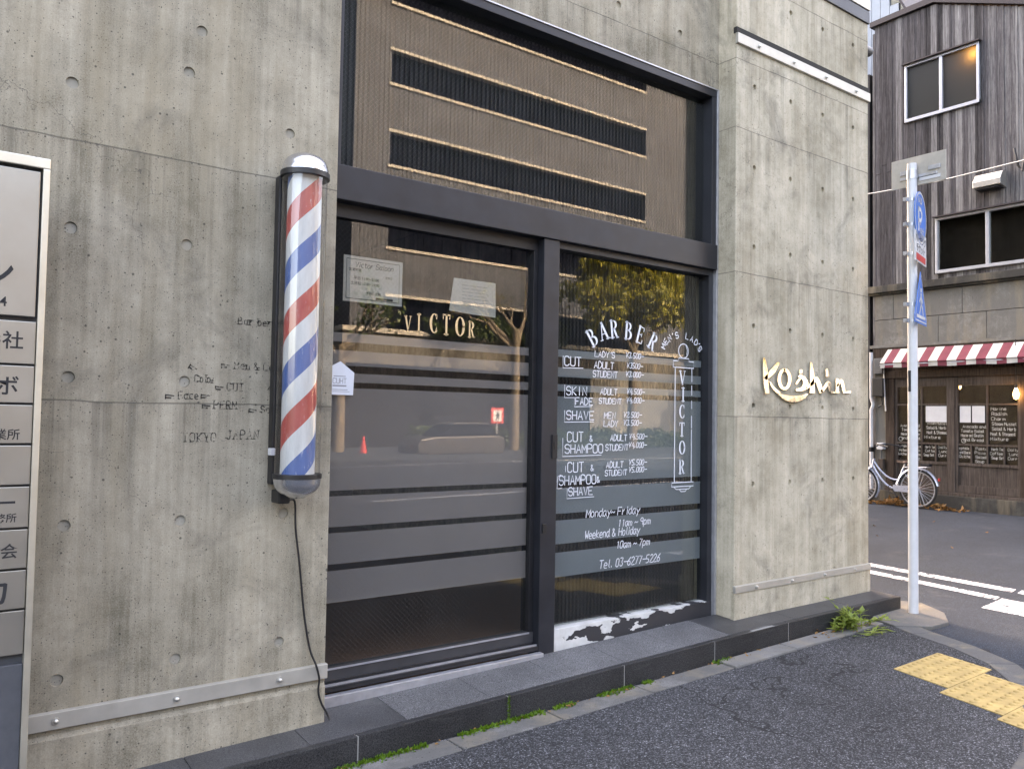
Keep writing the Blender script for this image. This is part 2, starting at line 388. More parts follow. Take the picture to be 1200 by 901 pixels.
# slab / roman serif letters in a 1-high box: ('l',x0,y0,x1,y1,w) bars, ('a',cx,cy,rx,ry,deg0,deg1,wthin,wthick) bowls
def sl_(x, y, k=0.13): return ('l', x - k, y, x + k, y, 0.055)
SER = {'V': ([('l', .06, .98, .33, .02, .15), ('l', .33, .02, .58, .98, .06), sl_(.07, .975), sl_(.57, .975, .1)], .66),
       'I': ([('l', .15, 0, .15, 1, .15), sl_(.15, .03, .17), sl_(.15, .97, .17)], .34),
       'C': ([('a', .34, .5, .27, .46, 48, 312, .05, .16), ('l', .52, .72, .52, .95, .06), ('l', .5, .14, .54, .28, .05)], .64),
       'T': ([('l', .3, 0, .3, .97, .15), ('l', .02, .96, .58, .96, .07), sl_(.3, .03, .17), ('l', .04, .76, .04, .97, .055), ('l', .56, .76, .56, .97, .055)], .64),
       'O': ([('a', .34, .5, .27, .46, 0, 360, .05, .16)], .7),
       'R': ([('l', .13, 0, .13, 1, .15), sl_(.13, .03, .16), sl_(.11, .97, .1), ('a', .26, .75, .22, .215, -92, 92, .05, .15), ('l', .14, .965, .3, .965, .055), ('l', .14, .53, .3, .53, .055), ('l', .3, .52, .52, .02, .14), sl_(.56, .03, .09)], .68),
       'B': ([('l', .13, 0, .13, 1, .15), sl_(.1, .03, .09), sl_(.1, .97, .09), ('a', .26, .755, .19, .21, -92, 92, .05, .13), ('a', .27, .27, .25, .245, -92, 92, .05, .15), ('l', .12, .965, .3, .965, .055), ('l', .12, .53, .3, .53, .055), ('l', .12, .03, .3, .03, .055)], .64),
       'A': ([('l', .1, .02, .34, .98, .06), ('l', .34, .98, .6, .02, .15), ('l', .2, .34, .5, .34, .05), sl_(.09, .03, .1), sl_(.6, .03, .13)], .72),
       'E': ([('l', .13, 0, .13, 1, .15), ('l', .04, .97, .52, .97, .055), ('l', .04, .03, .54, .03, .055), ('l', .13, .52, .4, .52, .05), ('l', .51, .78, .51, .98, .05), ('l', .53, .02, .53, .24, .05), ('l', .4, .42, .4, .62, .045)], .62)}
def serif_letter(mb, ch, x, z, h, P, rot=0.0, wx=1.0):
    prims, adv = SER[ch]; ca, sa = math.cos(rot), math.sin(rot)
    def M(a, b): a *= h * wx; b *= h; return (x + a * ca - b * sa, z + a * sa + b * ca)
    for p in prims:
        if p[0] == 'l': mb.stroke([M(p[1], p[2]), M(p[3], p[4])], p[5] * h * (wx if abs(p[1] - p[3]) < abs(p[2] - p[4]) else 1), P)
        else:
            _, cx, cy, rx, ry, a0, a1, w0, w1 = p; n = 22; pts = []; ws = []
            for i in range(n + 1):
                a = math.radians(a0 + (a1 - a0) * i / n)
                pts.append(M(cx + rx * math.cos(a), cy + ry * math.sin(a))); ws.append((w0 + (w1 - w0) * abs(math.cos(a)) ** 1.3) * h * (0.5 + 0.5 * wx))
            mb.stroke(pts, ws, P)
    return adv * h * wx
def XZ(y): return lambda u, v: Vector((u, y, v))

# ------------------------------------------------------------------ materials
JL = (1.383, 2.279, 3.11, 3.53, 4.4)
M = {}
M['conc'] = concrete('weathered_concrete', (1.383, 2.26, 3.11, 3.53, 4.4))
M['conc_pillar_lit'] = concrete('lit_pillar_concrete', (1.383, 2.24, 3.11, 3.532, 4.05), (0.27, 0.236, 0.165), (0.67, 0.595, 0.462), 0.9)  # lighter copy of the wall concrete; bounced light put into the colour
M['plug'] = concrete('tie_plug_mortar', (), (0.34, 0.315, 0.26), (0.52, 0.485, 0.41), 0.3)
M['steel'] = plain('brushed_steel', (0.55, 0.54, 0.50), 0.42, 0.85, 0.1, 14)
M['strip'] = plain('dull_stainless', (0.46, 0.44, 0.39), 0.5, 0.55, 0.1, 9)
M['frame'] = plain('dark_bronze_aluminium', (0.022, 0.024, 0.030), 0.42, 0.25, 0.2, 6)
M['frame_dark'] = plain('black_aluminium', (0.014, 0.014, 0.016), 0.5, 0.2, 0.2, 6)
M['silver'] = plain('bare_aluminium', (0.5, 0.51, 0.54), 0.4, 0.7, 0.12, 20)
M['glass'] = wired_glass('wired_glass', 0.05)
M['glass_up'] = wired_glass('wired_glass_upper', 0.052, 0.8)
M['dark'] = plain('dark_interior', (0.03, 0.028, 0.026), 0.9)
M['floor_in'] = plain('brown_floor', (0.34, 0.17, 0.10), 0.6)
M['blind'] = plain('charcoal_blind', (0.012, 0.012, 0.013), 0.6, 0, 0.1)
M['ink'] = plain('white_paint_marker', (0.78, 0.80, 0.84), 0.55, 0, 0.08, 40)
M['gold'] = plain('gold_leaf_letters', (0.72, 0.50, 0.26), 0.5, 0.15, 0.1, 60)
M['black'] = plain('black_plastic', (0.012, 0.012, 0.013), 0.45, 0, 0.2)
M['white'] = plain('white_enamel', (0.58, 0.585, 0.59), 0.4, 0, 0.06, 12)
M['paper'] = plain('paper', (0.64, 0.57, 0.50), 0.9, 0, 0.05, 15)
M['inkblack'] = plain('printed_black', (0.02, 0.02, 0.022), 0.8)
def film(name, col, fac):
    t = NT(name); nz = t.noise(t.obj(), 3, 5, 0.6)
    f = t.math('MULTIPLY_ADD', nz, 0.12, fac - 0.06)
    return t.done(t.n('MixShader', {0: f, 1: t.n('BsdfTransparent', {'Color': (0.7, 0.7, 0.7)}), 2: t.n('BsdfDiffuse', {'Color': col})}))
M['film_warm'] = film('frosted_film_warm', (0.48, 0.40, 0.385), 0.66)
M['film_cool'] = film('frosted_film_cool', (0.42, 0.45, 0.48), 0.72)
M['stencil'] = worn_paint('worn_black_stencil', (0.02, 0.02, 0.02), 0.42, 0.50, 30, 0.8)
M['mirror'] = plain('mirror_polished_steel', (0.80, 0.77, 0.70), 0.10, 1.0, 0.03, 9, 0.1)
M['asphalt'] = asphalt('sidewalk_asphalt', 125, (0.030, 0.031, 0.033), (0.195, 0.200, 0.212), 0.9, 0.3)
M['road'] = asphalt('road_asphalt', 190, (0.026, 0.036, 0.050), (0.061, 0.080, 0.107), 0.3, 0.22)
M['kerb'] = concrete('kerb_concrete', (), (0.10, 0.10, 0.098), (0.235, 0.23, 0.22), 0.4)
M['gutter'] = concrete('gutter_block', (), (0.12, 0.117, 0.11), (0.34, 0.335, 0.32), 0.3)
M['tread'] = granite('flamed_grey_granite', (0.035, 0.035, 0.036), (0.215, 0.215, 0.215), 170, 0.6)
M['tread_dark'] = granite('polished_dark_granite', (0.03, 0.03, 0.032), (0.10, 0.10, 0.10), 170, 0.4)
M['riser'] = granite('black_granite', (0.008, 0.008, 0.009), (0.058, 0.058, 0.058), 150, 0.5)
M['grout'] = plain('grout', (0.24, 0.235, 0.22), 0.9)
def g_(x): return 0.155 + 0.018 * x if x < 5.6 else 0.2558 + (x - 5.6) * 0.0124 if x < 12 else 0.335
def tz(x): return 0.252 + 0.0225 * x if x < 4 else 0.342 + 0.001 * (x - 4)      # step top

# ================================================================== GROUND
xs = [-60, -20, -5, 0, 5.6, 12, 20, 60]; ys = [-24.55, -20.6, -10, -2, 0, 6, 20, 70]
mb = MB()
xs2 = [-60, 0, 5.6, 12, 90]; ys2 = [-80, -10, 0, 10, 90]
mb.v = [Vector((x, y, (g_(max(x, -6)) - 0.012))) for y in ys2 for x in xs2]
mb.f = [(j * 5 + i, j * 5 + i + 1, (j + 1) * 5 + i + 1, (j + 1) * 5 + i) for j in range(4) for i in range(4)]
struct(mb.build('road', M['road']))
# pavement in front of the building (flush kerb at the corner)
edge = [(-6, -1.92), (0, -1.9), (2, -1.86), (3.0, -1.78), (3.6, -1.66), (4.05, -1.5), (4.45, -1.28), (4.68, -1.08), (4.83, -.82), (4.93, -.55), (5.0, -.40)]
poly = [(-6, 0.3)] + edge + [(5.25, -.16), (5.3, .3)]
struct(MB().prism([(x, y, g_(x) - 0.25) for x, y in poly], (0, 0, 0.25)).build('pavement', M['asphalt']))
mb = MB()
off = []
for i, (x, y) in enumerate(edge):
    a = Vector(edge[max(i - 1, 0)]); b = Vector(edge[min(i + 1, len(edge) - 1)]); d = (b - a).normalized(); off.append(Vector((x, y)) + Vector((d.y, -d.x)) * 0.15)
for i in range(len(edge) - 1):
    a, b = Vector(edge[i]), Vector(edge[i + 1]); c, d = off[i + 1], off[i]
    n = max(1, round((b - a).length / 0.5))
    for k in range(n):
        t0, t1 = k / n + 0.004, (k + 1) / n - 0.004
        q = [a.lerp(b, t0), a.lerp(b, t1), d.lerp(c, t1), d.lerp(c, t0)]
        mb.prism([(p.x, p.y, g_(p.x) - 0.2) for p in q], (0, 0, 0.204))
struct(mb.build('kerb', M['kerb'], bevel=0.006))
# foot of the sign pole: cast pad
pad = [(5.0, -.40), (5.16, -.55), (5.36, -.56), (5.58, -.43), (5.74, -.2), (5.68, -.07), (5.42, -.05), (5.2, -.10), (5.06, -.24)]
struct(MB().prism([(x, y, g_(x) - 0.1) for x, y in pad], (0, 0, 0.112)).build('kerb_pad', M['gutter'], bevel=0.008))
# gutter blocks along the step
mb = MB(); mb2 = MB(); jx = [-1.0, -.5, 0, .48, .9, 1.36, 1.84, 2.36, 2.92, 3.54, 4.08, 4.68, 5.0]
for a, b in zip(jx, jx[1:]):
    hh = 0.012 if a > 3.4 else 0.005
    (mb2 if a > 3.4 else mb).prism([(a + .004, -.33 + random.uniform(-.006, .006), g_(a) - .1), (b - .004, -.33 + random.uniform(-.006, .006), g_(b) - .1), (b - .004, -.212, g_(b) - .1), (a + .004, -.212, g_(a) - .1)], (0, 0, .1 + hh))
struct(mb.build('gutter_strip', M['gutter'], bevel=0.005))
M['gutter2'] = concrete('pale_gutter_block', (), (0.17, 0.165, 0.155), (0.34, 0.33, 0.31), 0.3)
struct(mb2.build('gutter_strip', M['gutter2'], bevel=0.005))
# road markings
M['line'] = worn_paint('road_paint', (0.60, 0.62, 0.64), 0.41, 0.47, 14, 1.0, 0.7)
def flat(pts, lift=0.004): return [(x, y, g_(x) - 0.012 + lift) for x, y in pts]
mb = MB()
mb.add(flat([(6.86, 1.0), (6.99, 1.0), (6.86, -.36), (6.73, -.38)]), [(0, 1, 2, 3)])
mb.add(flat([(6.60, 1.0), (6.72, 1.0), (6.48, -.40), (6.36, -.42)]), [(0, 1, 2, 3)])
mb.add(flat([(6.99, 1.0), (6.60, 1.0), (6.9, 4), (7.3, 4)]), [])
mb.add(flat([(6.86, -.40), (6.73, -.42), (6.71, -.47), (6.84, -.45)]), [(0, 1, 2, 3)])
mb.add(flat([(6.02, -.47), (6.44, -.43), (6.30, -1.9), (5.88, -1.9)]), [(0, 1, 2, 3)])
struct(mb.build('road_marking', M['line']))
# far pavement and kerb across the avenue
struct(MB().prism([(-60, -20.6, -.05), (90, -20.6, -.05), (90, -24.4, -.05), (-60, -24.4, -.05)], (0, 0, .27)).build('pavement', M['road']))
mb = MB()
for y in (-7.3, -14.2): mb.add([(-60, y, g_(-5) - .004), (-5, y, g_(-5) - .004), (-5, y - .13, g_(-5) - .004), (-60, y - .13, g_(-5) - .004)], [(0, 1, 2, 3)]); mb.add([(5.6, y, .2498), (12, y, .329), (90, y, .329), (90, y - .13, .329), (12, y - .13, .329), (5.6, y - .13, .2498)], [(0, 1, 4, 5), (1, 2, 3, 4)])
struct(mb.build('road_marking', M['line']))

# tactile paving
M['tactile'] = plain('yellow_tactile_paint', (0.43, 0.30, 0.115), 0.85, 0, 0.25, 7, 0.2)
tp = thing('tactile_paving', (4.35, -1.1, g_(4.35)), 'yellow studded tactile paving tiles stepping along the kerb corner', 'tactile paving')
def tact(x0, x1, y0, y1):
    mb = MB(); z = lambda x: g_(x) + 0.004
    sk = .25; ym_ = (y0 + y1) / 2
    mb.prism([(x + (y - ym_) * sk, y, g_(x) - .01) for x, y in ((x0, y0), (x1, y0), (x1, y1), (x0, y1))], (0, 0, .014))
    n = 5; 
    for i in range(n):
        for j in range(n):
            x = x0 + (i + .5) * (x1 - x0) / n; y = y0 + (j + .5) * (y1 - y0) / n
            mb.lathe([(.0145, 0), (.0125, .004), (.008, .0065), (0, .007)], (x + (y - ym_) * sk, y, z(x) - .0002), n=10)
    mb.build('tile', M['tactile'], tp, smooth=True)
TW = .235
for (x0, y0, nx, ny) in [(4.155, -1.137, 2, 1), (3.985, -1.452, 2, 1), (3.84, -1.767, 2, 1)]:
    h = .314
    for i in range(nx):
        tact(x0 + i * TW + .001, x0 + (i + 1) * TW - .001, y0 + .001, y0 + h - .001)

# ================================================================== CONCRETE BUILDING
B = thing('concrete_building', (2.5, 2.0, 0.15), 'weathered bare concrete building with black wired-glass shopfront and barber entrance', 'building')
def cut_holes(o, holes, y, r, depth):
    """bore shallow tie holes into a front face"""
    mb = MB()
    for x, z in holes: mb.lathe([(r, 0), (r * .93, depth)], (x, y - .004, z), (0, 1, 0), 18)
    c = mb.build('cut', M['conc'])
    c.data.transform(Matrix.Translation(-Vector(o['_org']))); 
    c.parent = o.parent
    md = o.modifiers.new('b', 'BOOLEAN'); md.object = c; md.operation = 'DIFFERENCE'; md.solver = 'EXACT'
    dg = bpy.context.evaluated_depsgraph_get(); dg.update()
    me = bpy.data.meshes.new_from_object(o.evaluated_get(dg)); o.modifiers.remove(md)
    mt = o.data.materials[0]; o.data = me; me.materials.clear(); me.materials.append(mt)
    for p in me.polygons: p.material_index = 0
    cm = c.data; bpy.data.objects.remove(c); bpy.data.meshes.remove(cm)
wall = MB().box(-3.5, 1.397, 0, .45, 0.05, 10).build('concrete_wall', M['conc'], B, bevel=.004)
hl = [(.443, 2.112), (.818, 2.107), (1.193, 2.599), (.453, 1.612), (.825, 1.612), (.431, 2.602), (.807, 2.739), (.457, 1.12), (.826, 1.114), (1.208, 1.12), (.453, .617), (.824, .626), (1.205, .629), (.847, 2.904), (.07, 2.6), (.07, 2.1), (.07, 1.6), (.07, 1.12), (.08, .62)]
cut_holes(wall, hl, 0, .0205, .0135)
for x, z in hl: MB().lathe([(.0188, 0), (.0188, .003)], (x, .006 + random.uniform(0, .003), z), (0, 1, 0), 18).build('tie_hole_plug', M['plug'], wall)
plinth = MB().prism([(-3.5, -.012, .06), (-3.5, .0, .45), (-3.5, -.012, .436)], (4.893, 0, 0))
MB().prism([(-3.5, .02, .05), (-3.5, -.012, .05), (-3.5, -.012, .43), (-3.5, -.002, .444), (-3.5, .02, .444)], (4.894, 0, 0)).build('plinth', M['conc'], B, bevel=.002)
lint = MB().box(1.397, 3.943, .13, .5, 3.52, 10).build('lintel', M['conc'], B, bevel=.004)
cut_holes(lint, [(2.3, 3.78), (2.70, 3.79), (3.09, 3.78), (3.59, 3.77)], .13, .02, .014)
pil = MB().box(3.943, 5.407, 0, 9.5, .05, 10).build('concrete_pillar', M['conc_pillar_lit'], B, bevel=.006)
hp = []
for x in (4.12, 4.49, 4.848, 5.215): hp += [(x, z) for z in (1.13, 1.6, 2.079, 2.56, 3.046, 3.545, 4.125)]
cut_holes(pil, hp, 0, .0165, .02)
MB().prism([(3.938, .02, .05), (3.938, -.010, .05), (3.938, -.010, .50), (3.938, -.002, .512), (3.938, .02, .512)], (1.474, 0, 0)).build('plinth', M['conc_pillar_lit'], B, bevel=.002)
def strip(x0, x1, z0, z1, bolts, dz=0.0):
    s_ = MB().prism([(x0, -.016, z0), (x0, .004, z0 - .003), (x0, .004, z1 + .003), (x0, -.016, z1)], (x1 - x0, 0, 0)).build('metal_strip', M['strip'], B, bevel=.002)
    for b in bolts:
        MB().lathe([(.012, 0), (.012, .004), (.0075, .004), (.0075, .010), (.004, .013), (0, .0135)], (b, -.016, (z0 + z1) / 2), (0, -1, 0), 14).build('bolt', M['steel'], s_, smooth=True)
strip(-3.5, 1.401, .463, .518, [-.3, .078, .453, .830, 1.206])
strip(3.938, 5.409, .502, .541, [4.137, 4.494, 4.851, 5.205])
strip(3.938, 5.412, 3.768, 3.828, [4.144, 4.504, 4.865, 5.229])
strip(3.938, 5.412, 4.425, 4.50, [4.144, 4.504, 4.865, 5.229])
M['groove'] = plain('shadow_gap_black', (0.025, 0.023, 0.02), 0.9)
MB().box(3.94, 5.409, -.005, .02, 3.832, 3.868).build('groove_shade', M['groove'], B)  # raised black strip standing in for the shade of a recess
MB().box(3.94, 5.412, -.012, .02, 4.33, 4.418).build('drip_band', M['frame'], B, bevel=.003)
M['pipe'] = plain('grey_pipe', (0.10, 0.105, 0.11), 0.5, 0.3)
MB().tube([(5.38, .10, 4.22), (5.60, .10, 4.22)], .034, 16).build('drain_pipe', M['pipe'], B, smooth=True)

# --- glazing
FR = M['frame']
win = MB().box(1.397, 3.925, .13, .26, 3.468, 3.52).box(3.886, 3.925, .131, .26, 2.563, 3.468).box(1.397, 1.47, .131, .26, 2.563, 3.468).build('window_frame', M['frame'], B, bevel=.003)
MB().box(1.397, 3.925, .124, .1295, 3.512, 3.519).build('trim', M['silver'], win)
MB().box(1.465, 3.89, .196, .204, 2.55, 3.475).build('pane', M['glass_up'], win)
MB().box(3.926, 3.942, .125, .25, .315, 3.52).build('edge_trim', M['silver'], B, bevel=.002)
def corrug(x0, x1, z0, z1, y, pitch=.026, amp=.010):
    mb = MB(); n = int((x1 - x0) / pitch); P = []
    for i in range(n):
        a = x0 + i * pitch
        P += [(a, y), (a + pitch * .3, y), (a + pitch * .45, y - amp), (a + pitch * .8, y - amp)]
    vs = [(x, yy, z0) for x, yy in P] + [(x, yy, z1) for x, yy in P]; m = len(P)
    mb.add(vs, [(i, i + 1, m + i + 1, m + i) for i in range(m - 1)])
    return mb
corrug(1.4, 3.94, 2.45, 3.56, .29).build('blind', M['blind'], win)
MB().box(1.397, 3.925, .118, .30, 2.413, 2.563).build('transom', M['frame'], B, bevel=.004)
mul = MB().box(2.588, 2.69, .128, .28, .318, 2.413).build('mullion', M['frame'], B, bevel=.004)
MB().box(2.655, 2.688, .122, .13, 1.30, 1.42).box(2.665, 2.678, .119, .122, 1.345, 1.385).build('lock_plate', M['frame_dark'], mul, bevel=.001)
MB().box(2.60, 2.625, .122, .13, .93, .975).build('latch', M['black'], mul, bevel=.001)
# sliding leaf on the left
door = MB().box(1.36, 2.588, .175, .228, 2.352, 2.413).box(2.560, 2.588, .176, .228, .436, 2.352).build('sliding_door', M['frame_dark'], B, bevel=.002)
MB().box(1.36, 2.562, .196, .204, .43, 2.36).build('pane', M['glass'], door)
MB().box(1.36, 2.56, .168, .1715, .430, .438).build('glazing_bead', M['silver'], door)
MB().box(1.36, 2.588, .172, .228, .382, .436).build('bottom_rail', plain('grey_door_rail', (.050, .050, .054), .45, .2, .15, 8), door, bevel=.002)
FB = [(1.858, 1.819), (1.782, 1.716), (1.683, 1.644), (1.619, 1.177), (1.153, 1.022), (.996, .864), (.836, .701)]
for a, b in FB: MB().box(1.37, 2.56, .207, .2085, b, a).build('film_band', M['film_warm'], door)
mb = MB(); zt = [1.886, 1.888, 1.888, 1.887, 1.883, 1.884]
for ch, x, zb, hh in zip('VICTOR', [1.833, 1.897, 1.965, 2.034, 2.106, 2.180], [1.888, 1.889, 1.888, 1.886, 1.884, 1.884], [.070, .083, .095, .098, .096, .078]):
    mb = MB(); serif_letter(mb, ch, x, zb, hh, XZ(.1945), 0, .72 if ch != 'O' else .8); mb.build('letter', M['gold'], door)
MB().box(1.36, 2.59, .13, .21, .352, .372).box(1.36, 2.59, .15, .172, .372, .381).box(1.36, 2.59, .195, .205, .372, .381).build('door_track', M['frame_dark'], B, bevel=.001)
MB().box(1.38, 2.60, .10, .135, .30, .345).build('door_sill', M['silver'], B, bevel=.003)
MB().box(1.36, 2.59, .142, .150, .372, .380).box(1.36, 2.59, .184, .192, .372, .3805).build('track_rail', M['silver'], B)
# fixed panel on the right
t = NT('peeling_painted_rail'); o_ = t.obj()
nz = t.noise(t.mapped((1.0, 1, 2.4), (3, 0, 1)), 4.0, 5, 0.55, 0.2)
zv = t.n('MapRange', {0: t.xyz()[2], 1: .20, 2: .355, 3: 0.0, 4: 1.0})
edge_ = t.math('MULTIPLY', t.math('MAXIMUM', t.math('SUBTRACT', t.math('ABSOLUTE', t.math('SUBTRACT', zv, .5)), .22), 0.0), .5)
pk = t.math('GREATER_THAN', t.math('ADD', t.math('ADD', nz, edge_), t.math('MULTIPLY_ADD', t.xyz()[0], -.12, .108)), .55)
cc = t.mix(pk, (0.028, 0.028, 0.032), t.ramp(t.noise(o_, 14, 4), [(0.3, (0.52, 0.51, 0.48)), (0.7, (0.66, 0.65, 0.62))]))
M['peel'] = t.done(t.pbr(cc, 0.6, 0, t.bump(pk, 0.4, 0.002)))
M['peel'].node_tree.nodes
fx = MB().box(2.69, 3.925, .150, .228, 2.378, 2.413).box(3.886, 3.925, .15, .228, .434, 2.378).box(2.69, 2.708, .15, .228, .434, 2.378).build('glass_panel', M['frame'], B, bevel=.002)
rail_thing = MB().box(2.691, 3.924, .148, .228, .305, .434)
rl = rail_thing.build('bottom_rail', M['peel'], fx, bevel=.002)
MB().box(2.70, 3.89, .196, .204, .43, 2.385).build('pane', M['glass'], fx)
FB2 = [(1.864, 1.825), (1.771, 1.721), (1.682, 1.646), (1.618, 1.17), (1.14, 1.008), (.973, .851), (.807, .681)]
for a, b in FB2: MB().box(2.705, 3.888, .207, .2085, b, a).build('film_band', M['film_cool'], fx)
corrug(2.60, 3.94, .33, 2.43, .29).build('blind', M['blind'], fx)
P = XZ(.1945)
mb = MB()
cx, cz, R_ = 3.232, 1.70, .305
for ch, bx, bz, rt in zip('BARBER', [2.984, 3.064, 3.147, 3.258, 3.352, 3.456], [1.943, 1.982, 2.000, 1.998, 1.982, 1.949], [36, 20, 7, -5, -17, -31]):
    rt = math.radians(rt); hh = .098; ad = SER[ch][1] * hh * .95
    mb = MB(); serif_letter(mb, ch, bx - ad / 2 * math.cos(rt) + hh / 2 * math.sin(rt), bz - ad / 2 * math.sin(rt) - hh / 2 * math.cos(rt), hh, P, rt, .95)
    mb.build('letter', M['ink'], fx)
W_ = .0046
def L_(t, x, z, h, wx=1.0, wd=W_, sl=0.08, rot=0.0):
    mb = MB(); write(mb, t, x, z, h, wd, P, slant=sl, wx=wx, rot=rot, jit=.09); mb.build('lettering', M['ink'], fx)
Y = '\u00a5'
L_('CUT', 2.79, 1.782, .047, 1.0, .005, 0); L_("LADY'S", 3.003, 1.84, .030, 1.05); L_('ADULT', 3.0, 1.778, .036, .95); L_('STUDENT', 2.991, 1.731, .033, .92)
L_('SKIN', 2.806, 1.628, .044, .98, .005, 0); L_('FADE', 2.87, 1.578, .037, .98, .005, 0); L_('ADULT', 3.048, 1.637, .032, .92); L_('STUDENT', 3.038, 1.587, .03, .93)
L_('SHAVE', 2.808, 1.499, .044, 1.05, .005, 0); L_('MEN', 3.078, 1.507, .034, 1.0); L_('LADY', 3.075, 1.463, .032, .98)
L_('CUT', 2.816, 1.382, .05, .9, .005, 0); L_('&', 2.975, 1.383, .03, .9); L_('SHAMPOO', 2.801, 1.322, .045, 1.0, .005, 0); L_('ADULT', 3.126, 1.386, .032, .93); L_('STUDENT', 3.091, 1.333, .032, .9)
L_('CUT', 2.821, 1.223, .05, .9, .005, 0); L_('&', 2.985, 1.226, .03, .9); L_('SHAMPOO', 2.764, 1.157, .047, .92, .005, 0); L_('&', 3.03, 1.163, .03, .9); L_('SHAVE', 2.83, 1.099, .042, .95, .005, 0)
L_('ADULT', 3.097, 1.239, .032, .95); L_('STUDENT', 3.089, 1.196, .03, .92)
for z, x, s_ in ((1.847, 3.234, '3,500-'), (1.790, 3.243, '3500-'), (1.742, 3.236, '3,000-'), (1.645, 3.245, '4,500-'), (1.597, 3.243, '4,000-'), (1.515, 3.223, '2,500-'), (1.471, 3.222, '3,500-'), (1.395, 3.268, '4,500-'), (1.347, 3.265, '4,000-'), (1.25, 3.268, '5,500-'), (1.21, 3.268, '5,000-')):
    L_(Y + s_, x, z, .029, .98, .0042, .22)
for pts in ([(2.779, 1.83), (2.779, 1.768), (2.92, 1.772)], [(2.793, 1.68), (2.793, 1.612), (2.862, 1.614), (2.862, 1.566), (2.985, 1.57)], [(2.795, 1.545), (2.795, 1.484), (3.0, 1.488)],
            [(2.785, 1.40), (2.785, 1.305), (3.06, 1.309)], [(2.752, 1.195), (2.75, 1.14), (2.78, 1.142)], [(2.775, 1.21), (2.752, 1.2)], [(2.82, 1.135), (2.818, 1.085), (3.01, 1.087)], [(2.806, 1.255), (2.806, 1.225)]):
    mb = MB(); mb.stroke(pts, .0035, P); mb.build('underline', M['ink'], fx)
L_('Monday~ Friday', 2.954, .979, .042, .95, .0046, .16); L_('11am ~ 9pm', 3.19, .915, .038, .97, .0046, .2); L_('Weekend & Holiday', 2.947, .866, .041, .84, .0046, .14)
L_('10am ~ 7pm', 3.178, .797, .038, 1.0, .0046, .2); L_('Tel. 03-6277-5226', 3.052, .699, .042, .95, .0046, .2)
mb = MB()                                                     # drawn barber pole
for ch, a in zip("MEN'S LAD'S", [163, 148, 133, 120, 110, 95, 80, 65, 50, 40, 30]):
    a = math.radians(a); mb = MB(); write(mb, ch, 3.716 + .158 * math.cos(a) - .012, 1.885 + .105 * math.sin(a), .034, .0058, P, rot=a - PI / 2); mb.build('lettering', M['ink'], fx)
mb = MB()
cir = lambda cx, cz, rx, rz, n=26: [(cx + rx * math.cos(2 * PI * i / n), cz + rz * math.sin(2 * PI * i / n)) for i in range(n + 1)]
mb.stroke(cir(3.714, 1.914, .043, .042), .0055, P); mb.stroke([(3.735, 1.945), (3.748, 1.92), (3.742, 1.893)], .004, P)
box_ = lambda x0, x1, z0, z1: [(x0, z0), (x1, z0), (x1, z1), (x0, z1), (x0, z0)]
mb.stroke(box_(3.672, 3.762, 1.853, 1.870), .005, P); mb.stroke(box_(3.626, 3.806, 1.815, 1.853), .0055, P)
mb.stroke([(3.643, 1.815), (3.643, 1.142)], .006, P)
for a, b in ((1.815, 1.735), (1.71, 1.655), (1.62, 1.575), (1.53, 1.46), (1.45, 1.14)): mb.stroke([(3.789, a), (3.79, b)], .0055, P)
mb.stroke(box_(3.622, 3.81, 1.116, 1.140), .0055, P); mb.stroke([(3.638, 1.116), (3.66, 1.1), (3.77, 1.1), (3.79, 1.116)], .005, P); mb.stroke([(3.688, 1.1), (3.7, 1.086), (3.74, 1.086), (3.75, 1.1)], .005, P)
mb.build('drawn_pole', M['ink'], fx)
for ch, z in zip('VICTOR', [1.715, 1.615, 1.515, 1.41, 1.303, 1.19]): mb = MB(); serif_letter(mb, ch, 3.682 if ch != 'I' else 3.702, z, .082, P, 0, .95); mb.build('letter', M['ink'], fx)
# room behind the glass
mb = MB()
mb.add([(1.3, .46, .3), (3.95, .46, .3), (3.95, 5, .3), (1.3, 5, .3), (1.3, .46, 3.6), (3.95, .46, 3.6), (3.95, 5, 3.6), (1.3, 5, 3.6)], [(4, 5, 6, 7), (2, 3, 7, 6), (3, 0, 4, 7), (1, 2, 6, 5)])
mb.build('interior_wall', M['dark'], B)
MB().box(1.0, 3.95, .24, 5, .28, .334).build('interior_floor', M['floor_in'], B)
# roof slab and the storeys above keep the facade in shade
MB().box(-3.5, 5.407, .5, 9.5, 3.7, 10).build('upper_storey', M['conc'], B)
MB().box(-25, -3.5, 0, 9.5, 0, 11).build('side_wing', M['conc'], B)

